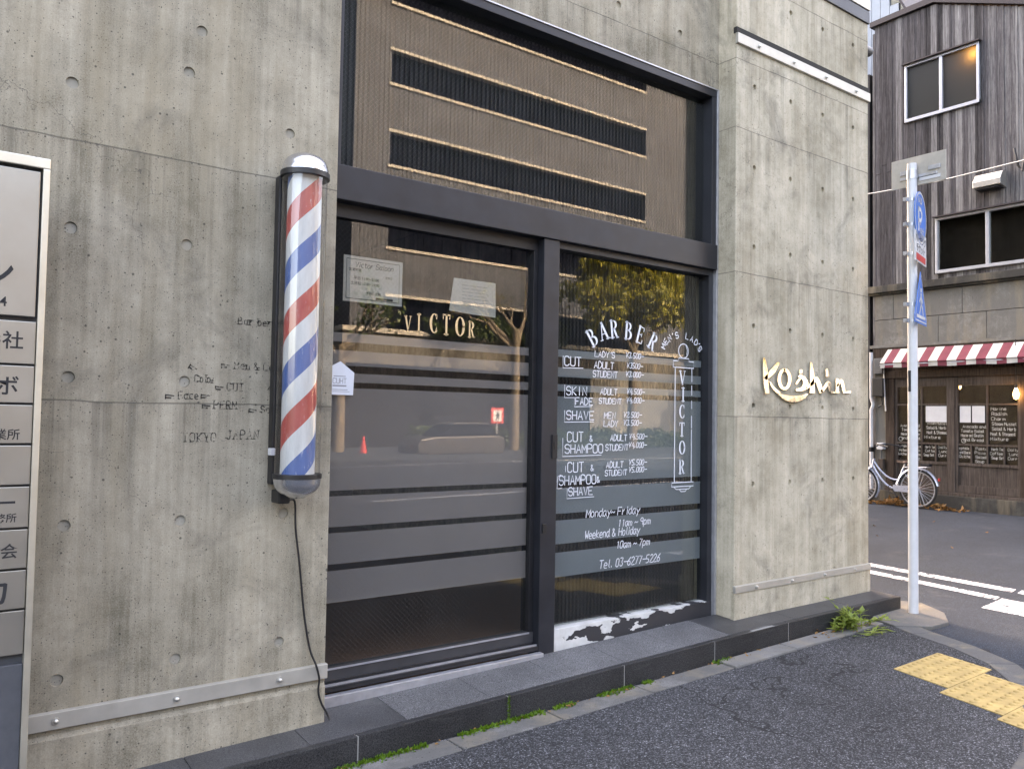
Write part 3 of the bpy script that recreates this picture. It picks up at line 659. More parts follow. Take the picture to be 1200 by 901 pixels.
# stencilled lettering on the wall
mb = MB(); P0 = XZ(-.0012)
def wr(t, x, z, h, wx=1.0):
    mb = MB(); write(mb, t, x, z, h, .0036, P0, wx=wx, serif=.0055, jit=.1, sp=6.2); mb.build('lettering', M['stencil'], wall)
wr('Bar ber', 1.012, 1.836, .026, .88); wr('Men & Ladies', 1.003, 1.667, .026, .88); wr('Color', .861, 1.612, .026, .72)
wr('CUT', .978, 1.585, .028, .78); wr('Face', .805, 1.55, .026, .8); wr('PERM', .932, 1.517, .028, .78); wr('Shave', 1.108, 1.505, .026, .8)
wr('TOKYO', .826, 1.397, .030, .80); wr('JAPAN', .981, 1.405, .032, .78)
for x, z, a in ((.955, 1.675, 0), (.84, 1.668, -.5), (.935, 1.592, 0), (.762, 1.556, 0), (.885, 1.56, 0), (.89, 1.522, 0), (1.062, 1.512, -.1), (1.137, 1.60, -.55)):
    ca, sa = math.cos(a), math.sin(a); q = lambda u, v: (x + u * ca - v * sa, z + u * sa + v * ca)
    mb = MB(); mb.stroke([q(0, .006), q(.006, .006), q(.028, .004)], .0045, P0); mb.stroke([q(0, -.003), q(.018, -.004)], .006, P0); mb.stroke([q(0, -.008), q(0, .008)], .004, P0); mb.build('pointing_hand', M['stencil'], wall)

# granite step
ST = thing('entrance_step', (2.2, -.05, g_(2.2)), 'dark granite step running along the foot of the concrete shopfront', 'step')
tj = [-1.6, -1.0, -.4, .2, .86, 1.27, 1.68, 2.09, 2.50, 2.90, 3.30, 3.70, 4.3, 4.9, 5.46]
for a, b in zip(tj, tj[1:]):
    m = M['tread'] if 1.6 < a < 3.65 else M['tread_dark']
    y1 = .13 if 1.2 < a < 3.9 else .01
    MB().prism([(a + .0012, -.165, tz(a) - .03), (b - .0012, -.165, tz(b) - .03), (b - .0012, y1, tz(b) - .03 + (.018 if y1 > .1 else .01)), (a + .0012, y1, tz(a) - .03 + (.018 if y1 > .1 else .01))], (0, 0, .03)).build('tread_slab', m, ST, bevel=.0008, seg=1)
rj = [-1.6, -.7, .02, .74, 1.449, 2.160, 2.86, 3.532, 4.19, 4.86, 5.46]
for a, b in zip(rj, rj[1:]):
    pr = MB().prism([(a + .002, -.2, g_(a) - .04), (b - .002, -.2, g_(b) - .04), (b - .002, -.2, tz(b)), (a + .002, -.2, tz(a))], (0, .034, 0))
    pr.build('riser_slab', M['riser'], ST, bevel=.004)
MB().prism([(-1.6, -.1985, g_(-1.6) - .05), (5.45, -.1985, g_(5.45) - .05), (5.45, -.1985, tz(5.45) - .002), (4, -.1985, tz(4) - .002), (-1.6, -.1985, tz(-1.6) - .002)], (0, .02, 0)).build('grout', M['grout'], ST)
MB().prism([(-1.6, -.168, tz(-1.6) - .05), (4.0, -.168, tz(4) - .05), (5.45, -.168, tz(5.45) - .05), (5.45, -.168, tz(5.45) - .0035), (4.0, -.168, tz(4) - .0035), (-1.6, -.168, tz(-1.6) - .0035)], (0, .17, 0)).build('bedding', M['grout'], ST)
MB().box(5.43, 5.46, -.19, .05, .2, tz(5.4) - .001).build('end_slab', M['riser'], ST, bevel=.003)

# mirror letters on the pillar
KX = lambda X: 4.194 + (X - 120) * .00088 if X < 490 else 4.5196 + (X - 490) * .000945 if X < 860 else 4.869 + (X - 860) * .00101
KP = lambda X, Yp: Vector((KX(X), -.016, 1.893 - (Yp - 90) * .000525 + (X - 120) * .000035))
LG = thing('logo_lettering', (4.65, -.01, 1.63), 'mirror polished metal letters with a swoosh on the concrete pillar', 'logo')
def brush(mb, pts, ws):
    q = []; qw = []
    n = len(pts)
    for i in range(n - 1):
        a, b, c, d = pts[max(i - 1, 0)], pts[i], pts[i + 1], pts[min(i + 2, n - 1)]
        for k in range(6):
            t = k / 6
            q.append(tuple(.5 * (2 * b[m] + (c[m] - a[m]) * t + (2 * a[m] - 5 * b[m] + 4 * c[m] - d[m]) * t * t + (3 * b[m] - a[m] - 3 * c[m] + d[m]) * t ** 3) for m in (0, 1)))
            qw.append(ws[i] + (ws[i + 1] - ws[i]) * t)
    q.append(pts[-1]); qw.append(ws[-1])
    mb.stroke(q, qw, KP, .010, (0, 1, 0))
def letter(strokes):
    mb = MB()
    for pts, ws in strokes: brush(mb, pts, ws)
    mb.build('letter', M['mirror'], LG)
letter([([(128, 92), (142, 220), (152, 380), (166, 492)], [14, 46, 50, 44]), ([(292, 150), (225, 250), (150, 330)], [26, 60, 42]), ([(195, 372), (235, 440), (300, 502)], [8, 26, 34])])
letter([([(365 + 62 * math.cos(a), 340 - 112 * math.sin(a)) for a in [PI / 2 + i * PI / 6 for i in range(13)]], [34] * 13)])
letter([([(560, 232), (556, 262)], [34, 30]), ([(545, 300), (590, 330), (612, 390), (585, 450), (512, 470)], [40, 44, 60, 56, 30]), ([(505, 395), (540, 340)], [16, 26])])
letter([([(676, 132), (686, 260), (690, 400), (690, 490)], [16, 46, 50, 60]), ([(620, 450), (690, 390), (735, 330), (775, 420), (795, 492)], [22, 40, 44, 50, 44])])
letter([([(862, 212), (872, 292)], [22, 40]), ([(800, 490), (845, 430), (885, 385), (905, 480)], [34, 36, 42, 26])])
letter([([(985, 340), (985, 478)], [36, 34]), ([(985, 420), (1030, 352), (1052, 420), (1062, 478)], [20, 34, 34, 30])])
letter([([(922, 500), (1000, 500)], [26, 22]), ([(1062, 505), (1138, 498)], [20, 26])])
MB_ = MB(); brush(MB_, [(288, 510), (380, 558), (480, 580), (570, 560), (640, 515)], [4, 60, 78, 58, 4]); MB_.build('swoosh', M['mirror'], LG)

# ------------------------------------------------------------------ barber pole
BPx, BPy = 1.208, -.125
bp = thing('barber_pole', (BPx, 0, 1.19), 'long red white and blue striped barber pole with silver domed ends', 'barber pole')
t = NT('pole_stripes'); x_, y_, z_ = t.xyz()
ang = t.math('ARCTAN2', x_, t.math('SUBTRACT', BPy * S, y_))
ph = t.math('FRACT', t.math('ADD', t.math('SUBTRACT', t.math('MULTIPLY', z_, 1 / (.395 * S)), t.math('DIVIDE', ang, 2 * PI)), .282))
sc = t.noise(t.mapped((40, 40, 9)), 1.4, 7, .75)
wear = t.ramp(sc, [(.60, 0.0), (.68, .6)])
red = t.ramp(t.noise(t.obj(), 12, 5), [(.3, (.47, .055, .05)), (.7, (.56, .10, .085))])
whi = t.ramp(t.noise(t.mapped((18, 18, 4)), 1.5, 5), [(.3, (.58, .59, .58)), (.7, (.70, .71, .70))])
stp = t.ramp(ph, [(0, (.43, .07, .06)), (.25, (.56, .57, .55)), (.5, (.045, .115, .31)), (.75, (.56, .57, .55))], 'CONSTANT')
isw = t.ramp(ph, [(0, 0.0), (.25, 1.0), (.5, 0.0), (.75, 1.0)], 'CONSTANT')
stp = t.mix(t.math('MULTIPLY', wear, t.math('SUBTRACT', 1.0, isw)), stp, (.6, .62, .64))
stp = t.mix(1.0, stp, t.ramp(t.noise(t.mapped((14, 14, 3)), 2, 6, .7), [(.3, .82), (.7, 1.08)]), 'MULTIPLY')
M['stripe'] = t.done(t.pbr(stp, .35))
M['chrome'] = plain('dull_chrome', (.62, .63, .66), .22, .95, .12, 12, .12)
M['tubeg'] = clear_glass('acrylic_tube', .07, (.97, .97, .97))
c = (BPx, BPy, 0)
MB().box(BPx - .070, BPx + .07, -.045, -.002, 1.235, 2.415).build('back_plate', M['black'], bp, bevel=.006)
MB().lathe([(.0635, 1.275), (.0635, 2.395)], c, n=48).build('striped_cylinder', M['stripe'], bp, smooth=True)
MB().lathe([(.0835, 1.275), (.0835, 2.395)], c, n=48).build('clear_tube', M['tubeg'], bp, smooth=True)
MB().lathe([(.080, 2.394), (.092, 2.394), (.092, 2.414), (.080, 2.414)], c, n=48).build('ring', M['black'], bp, smooth=True)
MB().lathe([(.080, 1.262), (.090, 1.262), (.090, 1.279), (.080, 1.279)], c, n=48).build('ring', M['black'], bp, smooth=True)
MB().lathe([(.086, 2.414), (.086, 2.430), (.084, 2.433)] + [(.084 * math.cos(a), 2.433 + .058 * math.sin(a)) for a in [i * PI / 16 for i in range(1, 8)]] + [(0, 2.491)], c, n=48).build('dome', M['chrome'], bp, smooth=True)
MB().lathe([(0, 1.188), (.03, 1.189)] + [(.085 * math.sin(a), 1.248 - .058 * math.cos(a)) for a in [PI * i / 16 for i in range(3, 9)]] + [(.087, 1.262)], c, n=48).build('bowl', M['chrome'], bp, smooth=True)
MB().box(BPx - .055, BPx - .01, -.09, -.01, 1.165, 1.215).build('cord_socket', M['black'], bp, bevel=.006)
MB().box(BPx - .080, BPx - .06, -.06, -.03, 1.345, 1.372).build('toggle_switch', M['white'], bp, bevel=.003)
cp = [(1.20, -.05, 1.17), (1.245, -.018, 1.165), (1.255, -.01, 1.06), (1.275, -.01, .92), (1.30, -.01, .72), (1.325, -.012, .59), (1.348, -.024, .525), (1.362, -.026, .47), (1.362, -.02, .42), (1.377, -.02, .37), (1.402, -.02, .325), (1.41, -.03, .297)]
sm = []
for i in range(len(cp) - 1):
    a, b = Vector(cp[i]), Vector(cp[i + 1]); p0 = Vector(cp[max(i - 1, 0)]); p3 = Vector(cp[min(i + 2, len(cp) - 1)])
    for k in range(5):
        t_ = k / 5; sm.append(.5 * (2 * a + (b - p0) * t_ + (2 * p0 - 5 * a + 4 * b - p3) * t_ * t_ + (3 * a - p0 - 3 * b + p3) * t_ ** 3))
MB().tube(sm, .0042, 8).build('power_cord', M['black'], bp, smooth=True)

# ------------------------------------------------------------------ papers on and behind the glass
pn = MB().box(1.531, 1.822, .2085, .2095, 1.998, 2.20).build('paper_notice', M['paper'])
mb = MB(); P2 = XZ(.2080)
mb.stroke([(1.545, 2.012), (1.806, 2.012), (1.806, 2.186), (1.545, 2.186), (1.545, 2.012)], .0032, P2)
write(mb, 'Victor Saloon', 1.585, 2.152, .022, .003, P2, slant=.2, wx=.95)
for s_, x, z, h in (('\u55b6\u696d\u6642\u9593', 1.556, 2.134, .015), ('\u5b9a\u4f11\u65e5', 1.735, 2.115, .012), ('\u5e73\u65e5 11:00~21:00', 1.58, 2.098, .017), ('\u571f\u65e5\u795d 10:00~19:00', 1.565, 2.075, .017), ('\u4e88\u7d04\u512a\u5148\u5236', 1.64, 2.035, .015)):
    mb.add(*text_mesh(s_, h, lambda u, v, x=x, z=z: Vector((x + u, .2080, z + v)), bold=.0004))
mb.box(1.69, 1.775, .2078, .2082, 2.016, 2.026)
mb.build('lettering', M['inkblack'], pn); tag(pn, 'framed paper opening-hours notice inside the left door glass', 'notice')
pn = MB().prism([(2.101, .2085, 2.164), (2.346, .2085, 2.164), (2.349, .2085, 1.994), (2.215, .2085, 1.998), (2.077, .2085, 2.005)], (0, .001, 0)).build('paper_notice', M['paper'])
mb = MB()
M['faint'] = plain('faint_print', (.38, .36, .35), .9)
for k in range(7):
    x = 2.15; z = 2.135 - k * .016
    while x < 2.29: l = random.uniform(.012, .04); mb.stroke([(x, z), (min(x + l, 2.30), z)], .004, P2); x += l + .01
mb.build('lettering', M['faint'], pn); tag(pn, 'plain crooked paper sheet inside the door glass right of the framed notice', 'notice')
M['card'] = plain('white_card', (.66, .69, .74), .7, 0, .03)
cdn = MB().prism([(1.44, .1935, 1.588), (1.582, .1935, 1.588), (1.586, .1935, 1.685), (1.52, .1935, 1.732), (1.44, .1935, 1.69)], (0, -.002, 0)).build('house_shaped_card', M['card'])
mb = MB(); P3 = XZ(.1912); write(mb, 'CUHT', 1.487, 1.637, .022, .0026, P3, wx=.85, jit=0)
mb.stroke([(1.487, 1.627), (1.548, 1.627)], .006, P3); mb.stroke([(1.49, 1.668), (1.545, 1.668)], .003, P3); mb.stroke([(1.485, 1.61), (1.555, 1.61)], .0025, P3); mb.stroke([(1.485, 1.602), (1.565, 1.602)], .002, P3)
mb.build('lettering', plain('grey_print', (.25, .25, .27), .8), cdn); tag(cdn, 'small white house-shaped card stuck low on the door glass edge', 'card')

# ------------------------------------------------------------------ directory sign on the far left
dsg = thing('directory_sign', (-.1, -.22, g_(0)), 'tall stainless directory sign with stacked company name plates', 'sign')
M['plate'] = plain('silver_name_plate', (.37, .355, .315), .36, .85, .05, 5)
M['plate_dark'] = plain('grey_lower_panel', (.085, .09, .10), .5, .2)
M['cream'] = plain('cream_stainless', (.62, .58, .48), .38, .8, .08, 8)
MB().box(-.62, .347, -.25, -.16, 2.23, 2.262).box(.328, .347, -.25, -.16, g_(0) - .02, 2.23).box(-.62, -.60, -.25, -.16, g_(0) - .02, 2.23).build('frame', M['cream'], dsg, bevel=.003)
MB().box(-.60, .328, -.22, -.17, .16, 2.23).build('back_board', M['plate_dark'], dsg)
MB().box(-.60, .327, -.243, -.222, .16, .752).build('lower_panel', M['plate_dark'], dsg, bevel=.002)
zs = [2.222, 1.776, 1.634, 1.518, 1.398, 1.276, 1.150, 1.030, .912, .778]
TX = {0: [('\u30f3', .245, 1.862, .11, .003), ('4', .225, 1.805, .04, .001)], 1: [('\u4f1a\u793e', .272, 1.685, .056, .001)], 2: [('\u30dc', .265, 1.548, .062, .003)], 3: [('\u55b6\u696d\u6240', .272, 1.415, .034, .0008)],
      5: [('\u30fc', .272, 1.205, .06, .002), ('\u4e8b\u52d9\u6240', .272, 1.172, .028, .0006)], 6: [('\u5354\u4f1a', .279, 1.068, .046, .001)], 7: [('\u30ab', .268, .935, .095, .004)]}
for i in range(9):
    pl = MB().box(-.60, .326 if i else .322, -.244, -.222, zs[i + 1] + .003, zs[i] - (.003 if i != 1 else .012)).build('name_plate', M['plate'], dsg, bevel=.002)
    if i in TX:
        mb = MB()
        for s_, x, z, h, bo in TX[i]: mb.add(*text_mesh(s_, h, lambda u, v, x=x, z=z: Vector((x + .024 + u, -.2448, z + v)), 'RIGHT', bo))
        mb.build('lettering', M['inkblack'], pl)

# ------------------------------------------------------------------ street sign pole
PX, PY = 5.41, -.31; gz = g_(PX)
sp = thing('street_sign_pole', (PX, PY, gz), 'white steel sign pole with blue traffic signs on the corner', 'sign pole')
MB().tube([(PX, PY, gz - .01), (PX, PY, 3.255)], .031, 24).build('pole', M['white'], sp, smooth=True)
MB().tube([(PX, PY, 3.15), (PX, PY, 3.21)], .034, 24).build('clamp', M['silver'], sp, smooth=True)
M['blue'] = plain('blue_sign_face', (.03, .17, .55), .35, 0, .04)
M['redp'] = plain('red_sign_print', (.55, .04, .04), .4, 0, .05)
M['plateback'] = plain('bare_plate_back', (.42, .39, .34), .55, .1, .08)
pb = MB().prism([(PX + .042, PY + .165, 3.115), (PX + .042, PY - .205, 3.115), (PX + .042, PY - .205, 3.315), (PX + .042, PY + .165, 3.315)], (.006, 0, 0)).build('name_plate', M['plateback'], sp, bevel=.006)
MB().box(PX + .034, PX + .041, PY - .15, PY + .10, 3.165, 3.185).box(PX + .034, PX + .041, PY - .17, PY - .09, 3.20, 3.23).box(PX + .034, PX + .041, PY + .04, PY + .10, 3.20, 3.23).build('rear_bracket', M['silver'], pb, bevel=.002)
MB().box(PX + .038, PX + .0415, PY - .17, PY - .03, 3.14, 3.162).build('sticker', M['white'], pb)
az = math.radians(74.8); du = Vector((math.sin(az), math.cos(az), 0)); nn = Vector((du.y, -du.x, 0)); nn = nn if nn.y < 0 else -nn
def SP(zc, off=0.0): c0 = Vector((PX, PY, zc)) + nn * (.052 + off); return lambda u, v: c0 + du * u + Vector((0, 0, v))
def plate(name, pts, zc, mat, th=.004, off=0.0):
    Pz = SP(zc, off); return MB().prism([Pz(u, v) for u, v in pts], -nn * th).build(name, mat, sp)
circ = lambda r, n=40: [(r * math.cos(2 * PI * i / n), r * math.sin(2 * PI * i / n)) for i in range(n)]
p1 = plate('parking_sign', circ(.176), 2.88, M['blue'])
mb = MB(); Pz = SP(2.88, .0015); mb.stroke([(.166 * math.cos(2 * PI * i / 40), .166 * math.sin(2 * PI * i / 40)) for i in range(41)], .012, Pz)
mb.stroke([(-.06, -.09), (-.06, .06)], .028, Pz); mb.stroke([(-.06, .055), (.0, .055), (.03, .03), (.03, .005), (.0, -.02), (-.06, -.02)], .026, Pz)
mb.add(*text_mesh('60\u5206', .06, lambda u, v: Pz(u - .02, v - .105), bold=.002)); mb.add(*text_mesh('8-20', .06, lambda u, v: Pz(u - .07, v + .095), bold=.002))
mb.build('lettering', M['white'], p1)
rc = lambda a, b: [(-a, -b), (a, -b), (a, b), (-a, b)]
p2 = plate('parking_meter_plate', rc(.17, .10), 2.676, M['white'])
mb = MB(); Pz = SP(2.676, .0015)
mb.add(*text_mesh('\u30d1\u30fc\u30ad\u30f3\u30b0', .062, lambda u, v: Pz(u - .155, v + .03), bold=.001)); mb.add(*text_mesh('\u30c1\u30b1\u30c3\u30c8', .062, lambda u, v: Pz(u - .125, v - .03), bold=.001))
mb.build('lettering', M['inkblack'], p2)
mb = MB(); mb.stroke([(-.12, -.068), (.13, -.068)], .045, Pz); mb.build('red_band', M['redp'], p2)
pent = [(-.175, -.165), (.175, -.165), (.175, -.12), (0, .185), (-.175, -.12)]
p3 = plate('pedestrian_crossing_sign', pent, 2.335, M['blue'])
mb = MB(); Pz = SP(2.335, .0015)
mb.stroke([(-.16, -.15), (.16, -.15), (.16, -.115), (0, .165), (-.16, -.115), (-.16, -.15)], .008, Pz)
mb.stroke([(-.12, -.12), (.12, -.12)], .022, Pz); mb.stroke([(0, .03), (.0, -.035)], .034, Pz)
mb.stroke([(0, -.03), (-.045, -.10)], .022, Pz); mb.stroke([(0, -.03), (.04, -.06), (.06, -.10)], .022, Pz); mb.stroke([(0, .02), (-.05, -.02)], .016, Pz); mb.stroke([(0, .02), (.05, -.02)], .016, Pz)
mb.stroke([(-.012, .06), (.012, .06)], .026, Pz); mb.build('walking_figure', M['white'], p3)
mb = MB()
for z in (3.01, 2.842, 2.645, 2.304, 2.195):
    mb = MB(); mb.tube([(PX, PY, z - .011), (PX, PY, z + .011)], .0335, 20); mb.obox((PX - .045, PY + .02, z), (.014, 0, 0), (0, .012, 0), (0, 0, .012)); mb.obox(Vector((PX, PY, z)) + nn * .04, du * .012, nn * .012, (0, 0, .01)); mb.build('clamp', M['silver'], sp)
mb = MB(); mb.prism([(PX - .036, PY + .012, 1.72), (PX - .036, PY - .004, 1.72), (PX - .036, PY - .004, 1.86), (PX - .036, PY + .012, 1.86)], (.012, 0, 0)); mb.build('sticker', M['inkblack'], sp)

# ================================================================== DARK TIMBER SHOP (faces -x at x = 12)
D_ = thing('timber_shop', (13.5, 1.0, .33), 'old shop of grey charred timber boards over stone with striped awning', 'building')
XB = 12.0
t = NT('charred_boards'); x_, y_, z_ = t.xyz(); BW = .088
bid = t.math('FLOOR', t.math('DIVIDE', y_, BW * S))
wn_ = t.n('TexWhiteNoise', {'W': bid}, out='Value', noise_dimensions='1D')
gr = t.noise(t.n('Mapping', {'Vector': t.n('CombineXYZ', {0: t.math('MULTIPLY', wn_, 9), 1: y_, 2: z_}), 'Scale': (1, 26, 1.1)}), 1.6, 8, .7, .5)
gr2 = t.noise(t.mapped((30, 60, 7)), 1.5, 5, .75)
v = t.math('MULTIPLY_ADD', gr, .62, t.math('MULTIPLY', wn_, .30)); v = t.math('MULTIPLY_ADD', gr2, .25, v)
cb = t.ramp(v, [(.40, (.022, .020, .020)), (.58, (.085, .078, .080)), (.72, (.19, .183, .178)), (.90, (.36, .35, .335))])
M['board'] = t.done(t.pbr(cb, .85, 0, t.bump(gr, .5, .006), spec=.25))
M['stone'] = concrete('shop_stone', (), (.15, .145, .13), (.36, .35, .315), .4)
M['stone_dark'] = concrete('shop_base_stone', (), (.045, .043, .038), (.13, .125, .11), .4)
def oldwood(name, lo, hi):
    t = NT(name); g1 = t.noise(t.mapped((30, 34, 1.6)), 1.3, 8, .7, .4); g2 = t.noise(t.obj(), 2.2, 5, .65)
    v = t.math('MULTIPLY_ADD', g1, .7, t.math('MULTIPLY', g2, .3)); c = t.ramp(v, [(.36, lo), (.66, hi)])
    return t.done(t.pbr(c, .8, 0, t.bump(g1, .4, .004), spec=.2))
M['wood'] = oldwood('dark_old_wood', (.020, .013, .009), (.085, .060, .045))
M['wood_grey'] = oldwood('grey_old_wood', (.030, .022, .017), (.125, .100, .084))
M['alu'] = plain('window_aluminium', (.52, .54, .58), .4, .6, .06)
M['dglass'] = clear_glass('shop_glass', .05, (.8, .8, .78))
M['cap'] = plain('dark_roof_edge', (.045, .036, .036), .6, .2)
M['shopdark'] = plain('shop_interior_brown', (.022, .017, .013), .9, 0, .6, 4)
roofz = lambda y: 7.69 if y > 2.70 else 7.70 + (y - 2.70) * .425
Y0, Y1 = -3.2, 3.62
holes = [(2.07, 3.135, 6.03, 6.90), (1.0, 2.69, 3.69, 4.50)]
mb = MB(); y = Y0
n = int((Y1 - Y0) / BW)
for i in range(int(Y0 / BW), int(Y1 / BW) + 1):
    a = max(Y0, i * BW + .002); b = min(Y1, (i + 1) * BW - .002)
    if b - a < .01: continue
    dx = random.uniform(0, .006)
    segs = [(3.60, roofz((a + b) / 2))]
    for (h0, h1, z0, z1) in holes:
        if a > h0 - .02 and b < h1 + .02 or (a + b) / 2 > h0 and (a + b) / 2 < h1:
            ns = []
            for (s0, s1) in segs:
                if s0 < z0 < s1: ns += [(s0, z0), (z1, s1)]
                else: ns.append((s0, s1))
            segs = ns
    if i * BW > 2.6 and len(segs) == 1: k = 5.35 + (.12 if i % 3 == 0 else 0); segs = [(3.60, k), (k + .006, segs[0][1])]
    for s0, s1 in segs: mb.prism([(XB - dx, a, s0), (XB - dx, b, s0), (XB - dx, b, min(s1, roofz(b))), (XB - dx, a, min(s1, roofz(a)))], (.03, 0, 0))
mb.build('boarded_wall', M['board'], D_)
prof = [(XB + .03, Y1, .3), (XB + .03, Y1, 7.66), (XB + .03, 2.7, 7.67), (XB + .03, Y0, roofz(Y0) - .03), (XB + .03, Y0, .3)]
# solid carcass behind the boards, open where the shop window is
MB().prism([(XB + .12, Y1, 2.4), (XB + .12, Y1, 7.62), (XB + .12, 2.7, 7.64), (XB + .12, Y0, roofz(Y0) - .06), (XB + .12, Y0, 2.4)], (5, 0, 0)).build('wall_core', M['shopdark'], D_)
MB().prism([(XB + .02, Y1, .3), (XB + .02, Y1, 7.6), (XB + 5, Y1, 7.6), (XB + 5, Y1, .3)], (0, .05, 0)).build('side_wall', M['board'], D_)
MB().prism([(XB - .05, Y1 + .06, 7.69), (XB - .05, 2.70, 7.71), (XB - .05, Y0, roofz(Y0) + .01), (XB - .05, Y0, roofz(Y0) + .10), (XB - .05, 2.70, 7.80), (XB - .05, Y1 + .06, 7.77)], (5.2, 0, 0)).build('roof', M['cap'], D_)
def swin(y0, y1, z0, z1, mids, lamp=None):
    f = .035
    fr = MB().box(XB - .045, XB + .02, y0, y1, z0, z0 + f * 1.3).box(XB - .045, XB + .02, y0, y1, z1 - f, z1).box(XB - .043, XB + .02, y0, y0 + f, z0, z1).box(XB - .043, XB + .02, y1 - f, y1, z0, z1)
    for m in mids: fr.box(XB - .04, XB + .02, m - .022, m + .022, z0, z1)
    w_ = fr.build('window', M['alu'], D_, bevel=.003)
    MB().box(XB - .005, XB + .001, y0 + .01, y1 - .01, z0 + .01, z1 - .01).build('pane', M['dglass'] if lamp is None else M['frost'], w_)
    MB().box(XB - .09, XB + .01, y0 - .02, y1 + .02, z1 + .002, z1 + .02).build('head_flashing', M['cap'], w_)
    return w_
# frosted upper window lit from behind in one corner
t = NT('frosted_window'); 
fg = t.n('BsdfGlossy', {'Color': (.5, .5, .5), 'Roughness': .35}); fd = t.n('BsdfTranslucent', {'Color': (.5, .48, .42)}); fdd = t.n('BsdfDiffuse', {'Color': (.055, .055, .05)})
m1 = t.n('MixShader', {0: .45, 1: fdd, 2: fd}); M['frost'] = t.done(t.n('MixShader', {0: .05, 1: m1, 2: fg}))
swin(2.07, 3.135, 6.03, 6.90, [2.60], 1)
swin(1.0, 2.69, 3.69, 4.50, [1.98, 1.35])
# dark pocket behind the frosted window with a lamp
M['bulb'] = NT('warm_bulb'); tt = M['bulb']; M['bulb'] = tt.done(tt.n('Emission', {'Color': (1, .55, .17), 'Strength': 9.0}))
M['bulb2'] = NT('warm_lamp'); tt = M['bulb2']; M['bulb2'] = tt.done(tt.n('Emission', {'Color': (1, .62, .25), 'Strength': 4.0}))
MB().lathe([(0, -.05), (.035, -.035), (.05, 0), (.035, .035), (0, .05)], (XB + .085, 2.16, 6.76), n=16).build('window_lamp', M['bulb'], D_, smooth=True)
# ledge, stone courses, fascia
MB().box(XB - .10, XB + .1, Y0, Y1 + .10, 3.50, 3.605).box(XB - .06, XB + .1, Y0, Y1 + .08, 3.47, 3.50).build('ledge', M['stone_dark'], D_, bevel=.008)
mb = MB()
for z0, z1, js in ((3.092, 3.47, [3.62, 3.33, 2.33, 1.33, .33, -.67, -1.67, -2.67, Y0]), (2.705, 3.088, [3.62, 2.665, 2.008, 1.35, .5, -.4, -1.4, -2.4, Y0])):
    for a, b in zip(js, js[1:]): mb.box(XB - .012, XB + .1, b + .003, a - .003, z0, z1 - .004)
mb.build('stone_course', M['stone'], D_, bevel=.003, seg=1)
MB().box(XB - .06, XB + .1, Y0, Y1 + .06, 2.655, 2.70).build('string_course', M['stone'], D_, bevel=.006)
# awning
t = NT('striped_awning'); yy = t.xyz()[1]
fr_ = t.math('FRACT', t.math('DIVIDE', yy, .258 * S)); st_ = t.math('GREATER_THAN', fr_, .5)
an = t.ramp(t.noise(t.obj(), 5, 6, .65), [(.3, .72), (.7, 1.05)])
ca_ = t.mix(1.0, t.mix(st_, (.50, .50, .46), (.18, .034, .052)), an, 'MULTIPLY')
M['awning'] = t.done(t.pbr(ca_, .85))
aw = MB()
ya, yb = 3.39, -3.1; n = 40; pr_ = [(XB - .06, 2.628), (XB - .17, 2.53), (XB - .28, 2.43), (XB - .295, 2.41), (XB - .28, 2.395), (XB - .278, 2.335)]
vs = [(x + (.006 * math.sin(j * 2.1) if i else 0), ya + (yb - ya) * j / n, z + (.006 * math.sin(j * 1.7) if i > 3 else 0)) for j in range(n + 1) for i, (x, z) in enumerate(pr_)]
k = len(pr_); aw.add(vs, [(j * k + i, j * k + i + 1, (j + 1) * k + i + 1, (j + 1) * k + i) for j in range(n) for i in range(k - 1)])
aw.build('awning', M['awning'], D_)
MB().tube([(XB - .27, ya - .01, 2.385), (XB - .27, yb, 2.385)], .010).build('awning_bar', M['alu'], D_)
MB().tube([(XB - .10, ya + .05, 2.40), (XB - .09, ya + .02, 1.70)], .010).tube([(XB - .27, ya + .01, 2.385), (XB - .1, ya + .05, 2.40)], .010).build('awning_arm', M['alu'], D_)
# shopfront timber
def post(y0, y1, z0, z1, x0=XB - .06, m='wood'): return MB().box(x0, XB + .08, y0, y1, z0, z1).build('post', M[m], D_, bevel=.006)
MB().box(XB - .05, XB + .1, Y0, Y1, 2.30, 2.655).build('fascia_board', M['wood'], D_)
MB().box(XB - .08, XB + .1, Y0, 3.43, 2.19, 2.30).build('beam', M['wood'], D_, bevel=.008)
post(3.30, 3.43, .5, 2.19); post(2.425, 2.50, .5, 2.19, XB - .05, 'wood_grey'); post(1.46, 1.575, .5, 2.19); post(2.44, 2.50, 2.302, 2.42, XB - .1)
M['chalk'] = plain('chalk_writing', (.60, .60, .56), .9)
words = {'a': ['Marine', 'Radish', 'Charm', 'Steam Mussel', 'Salad & Herb', 'Meat & Steamed', 'Mixture'], 'b': ['Avocado and', 'Tomato Salad', 'Macaroni Gratin', 'and Bread'], 'c': ['Daily', 'Lunch', 'Curry'], 'd': ['Herb Tea', 'Coffee', 'Soup Set'],
         'e': ['Pasta', 'Pizza', 'Salad', 'Soup'], 'f': ['Vegetable', 'and Bacon', 'Quiche']}
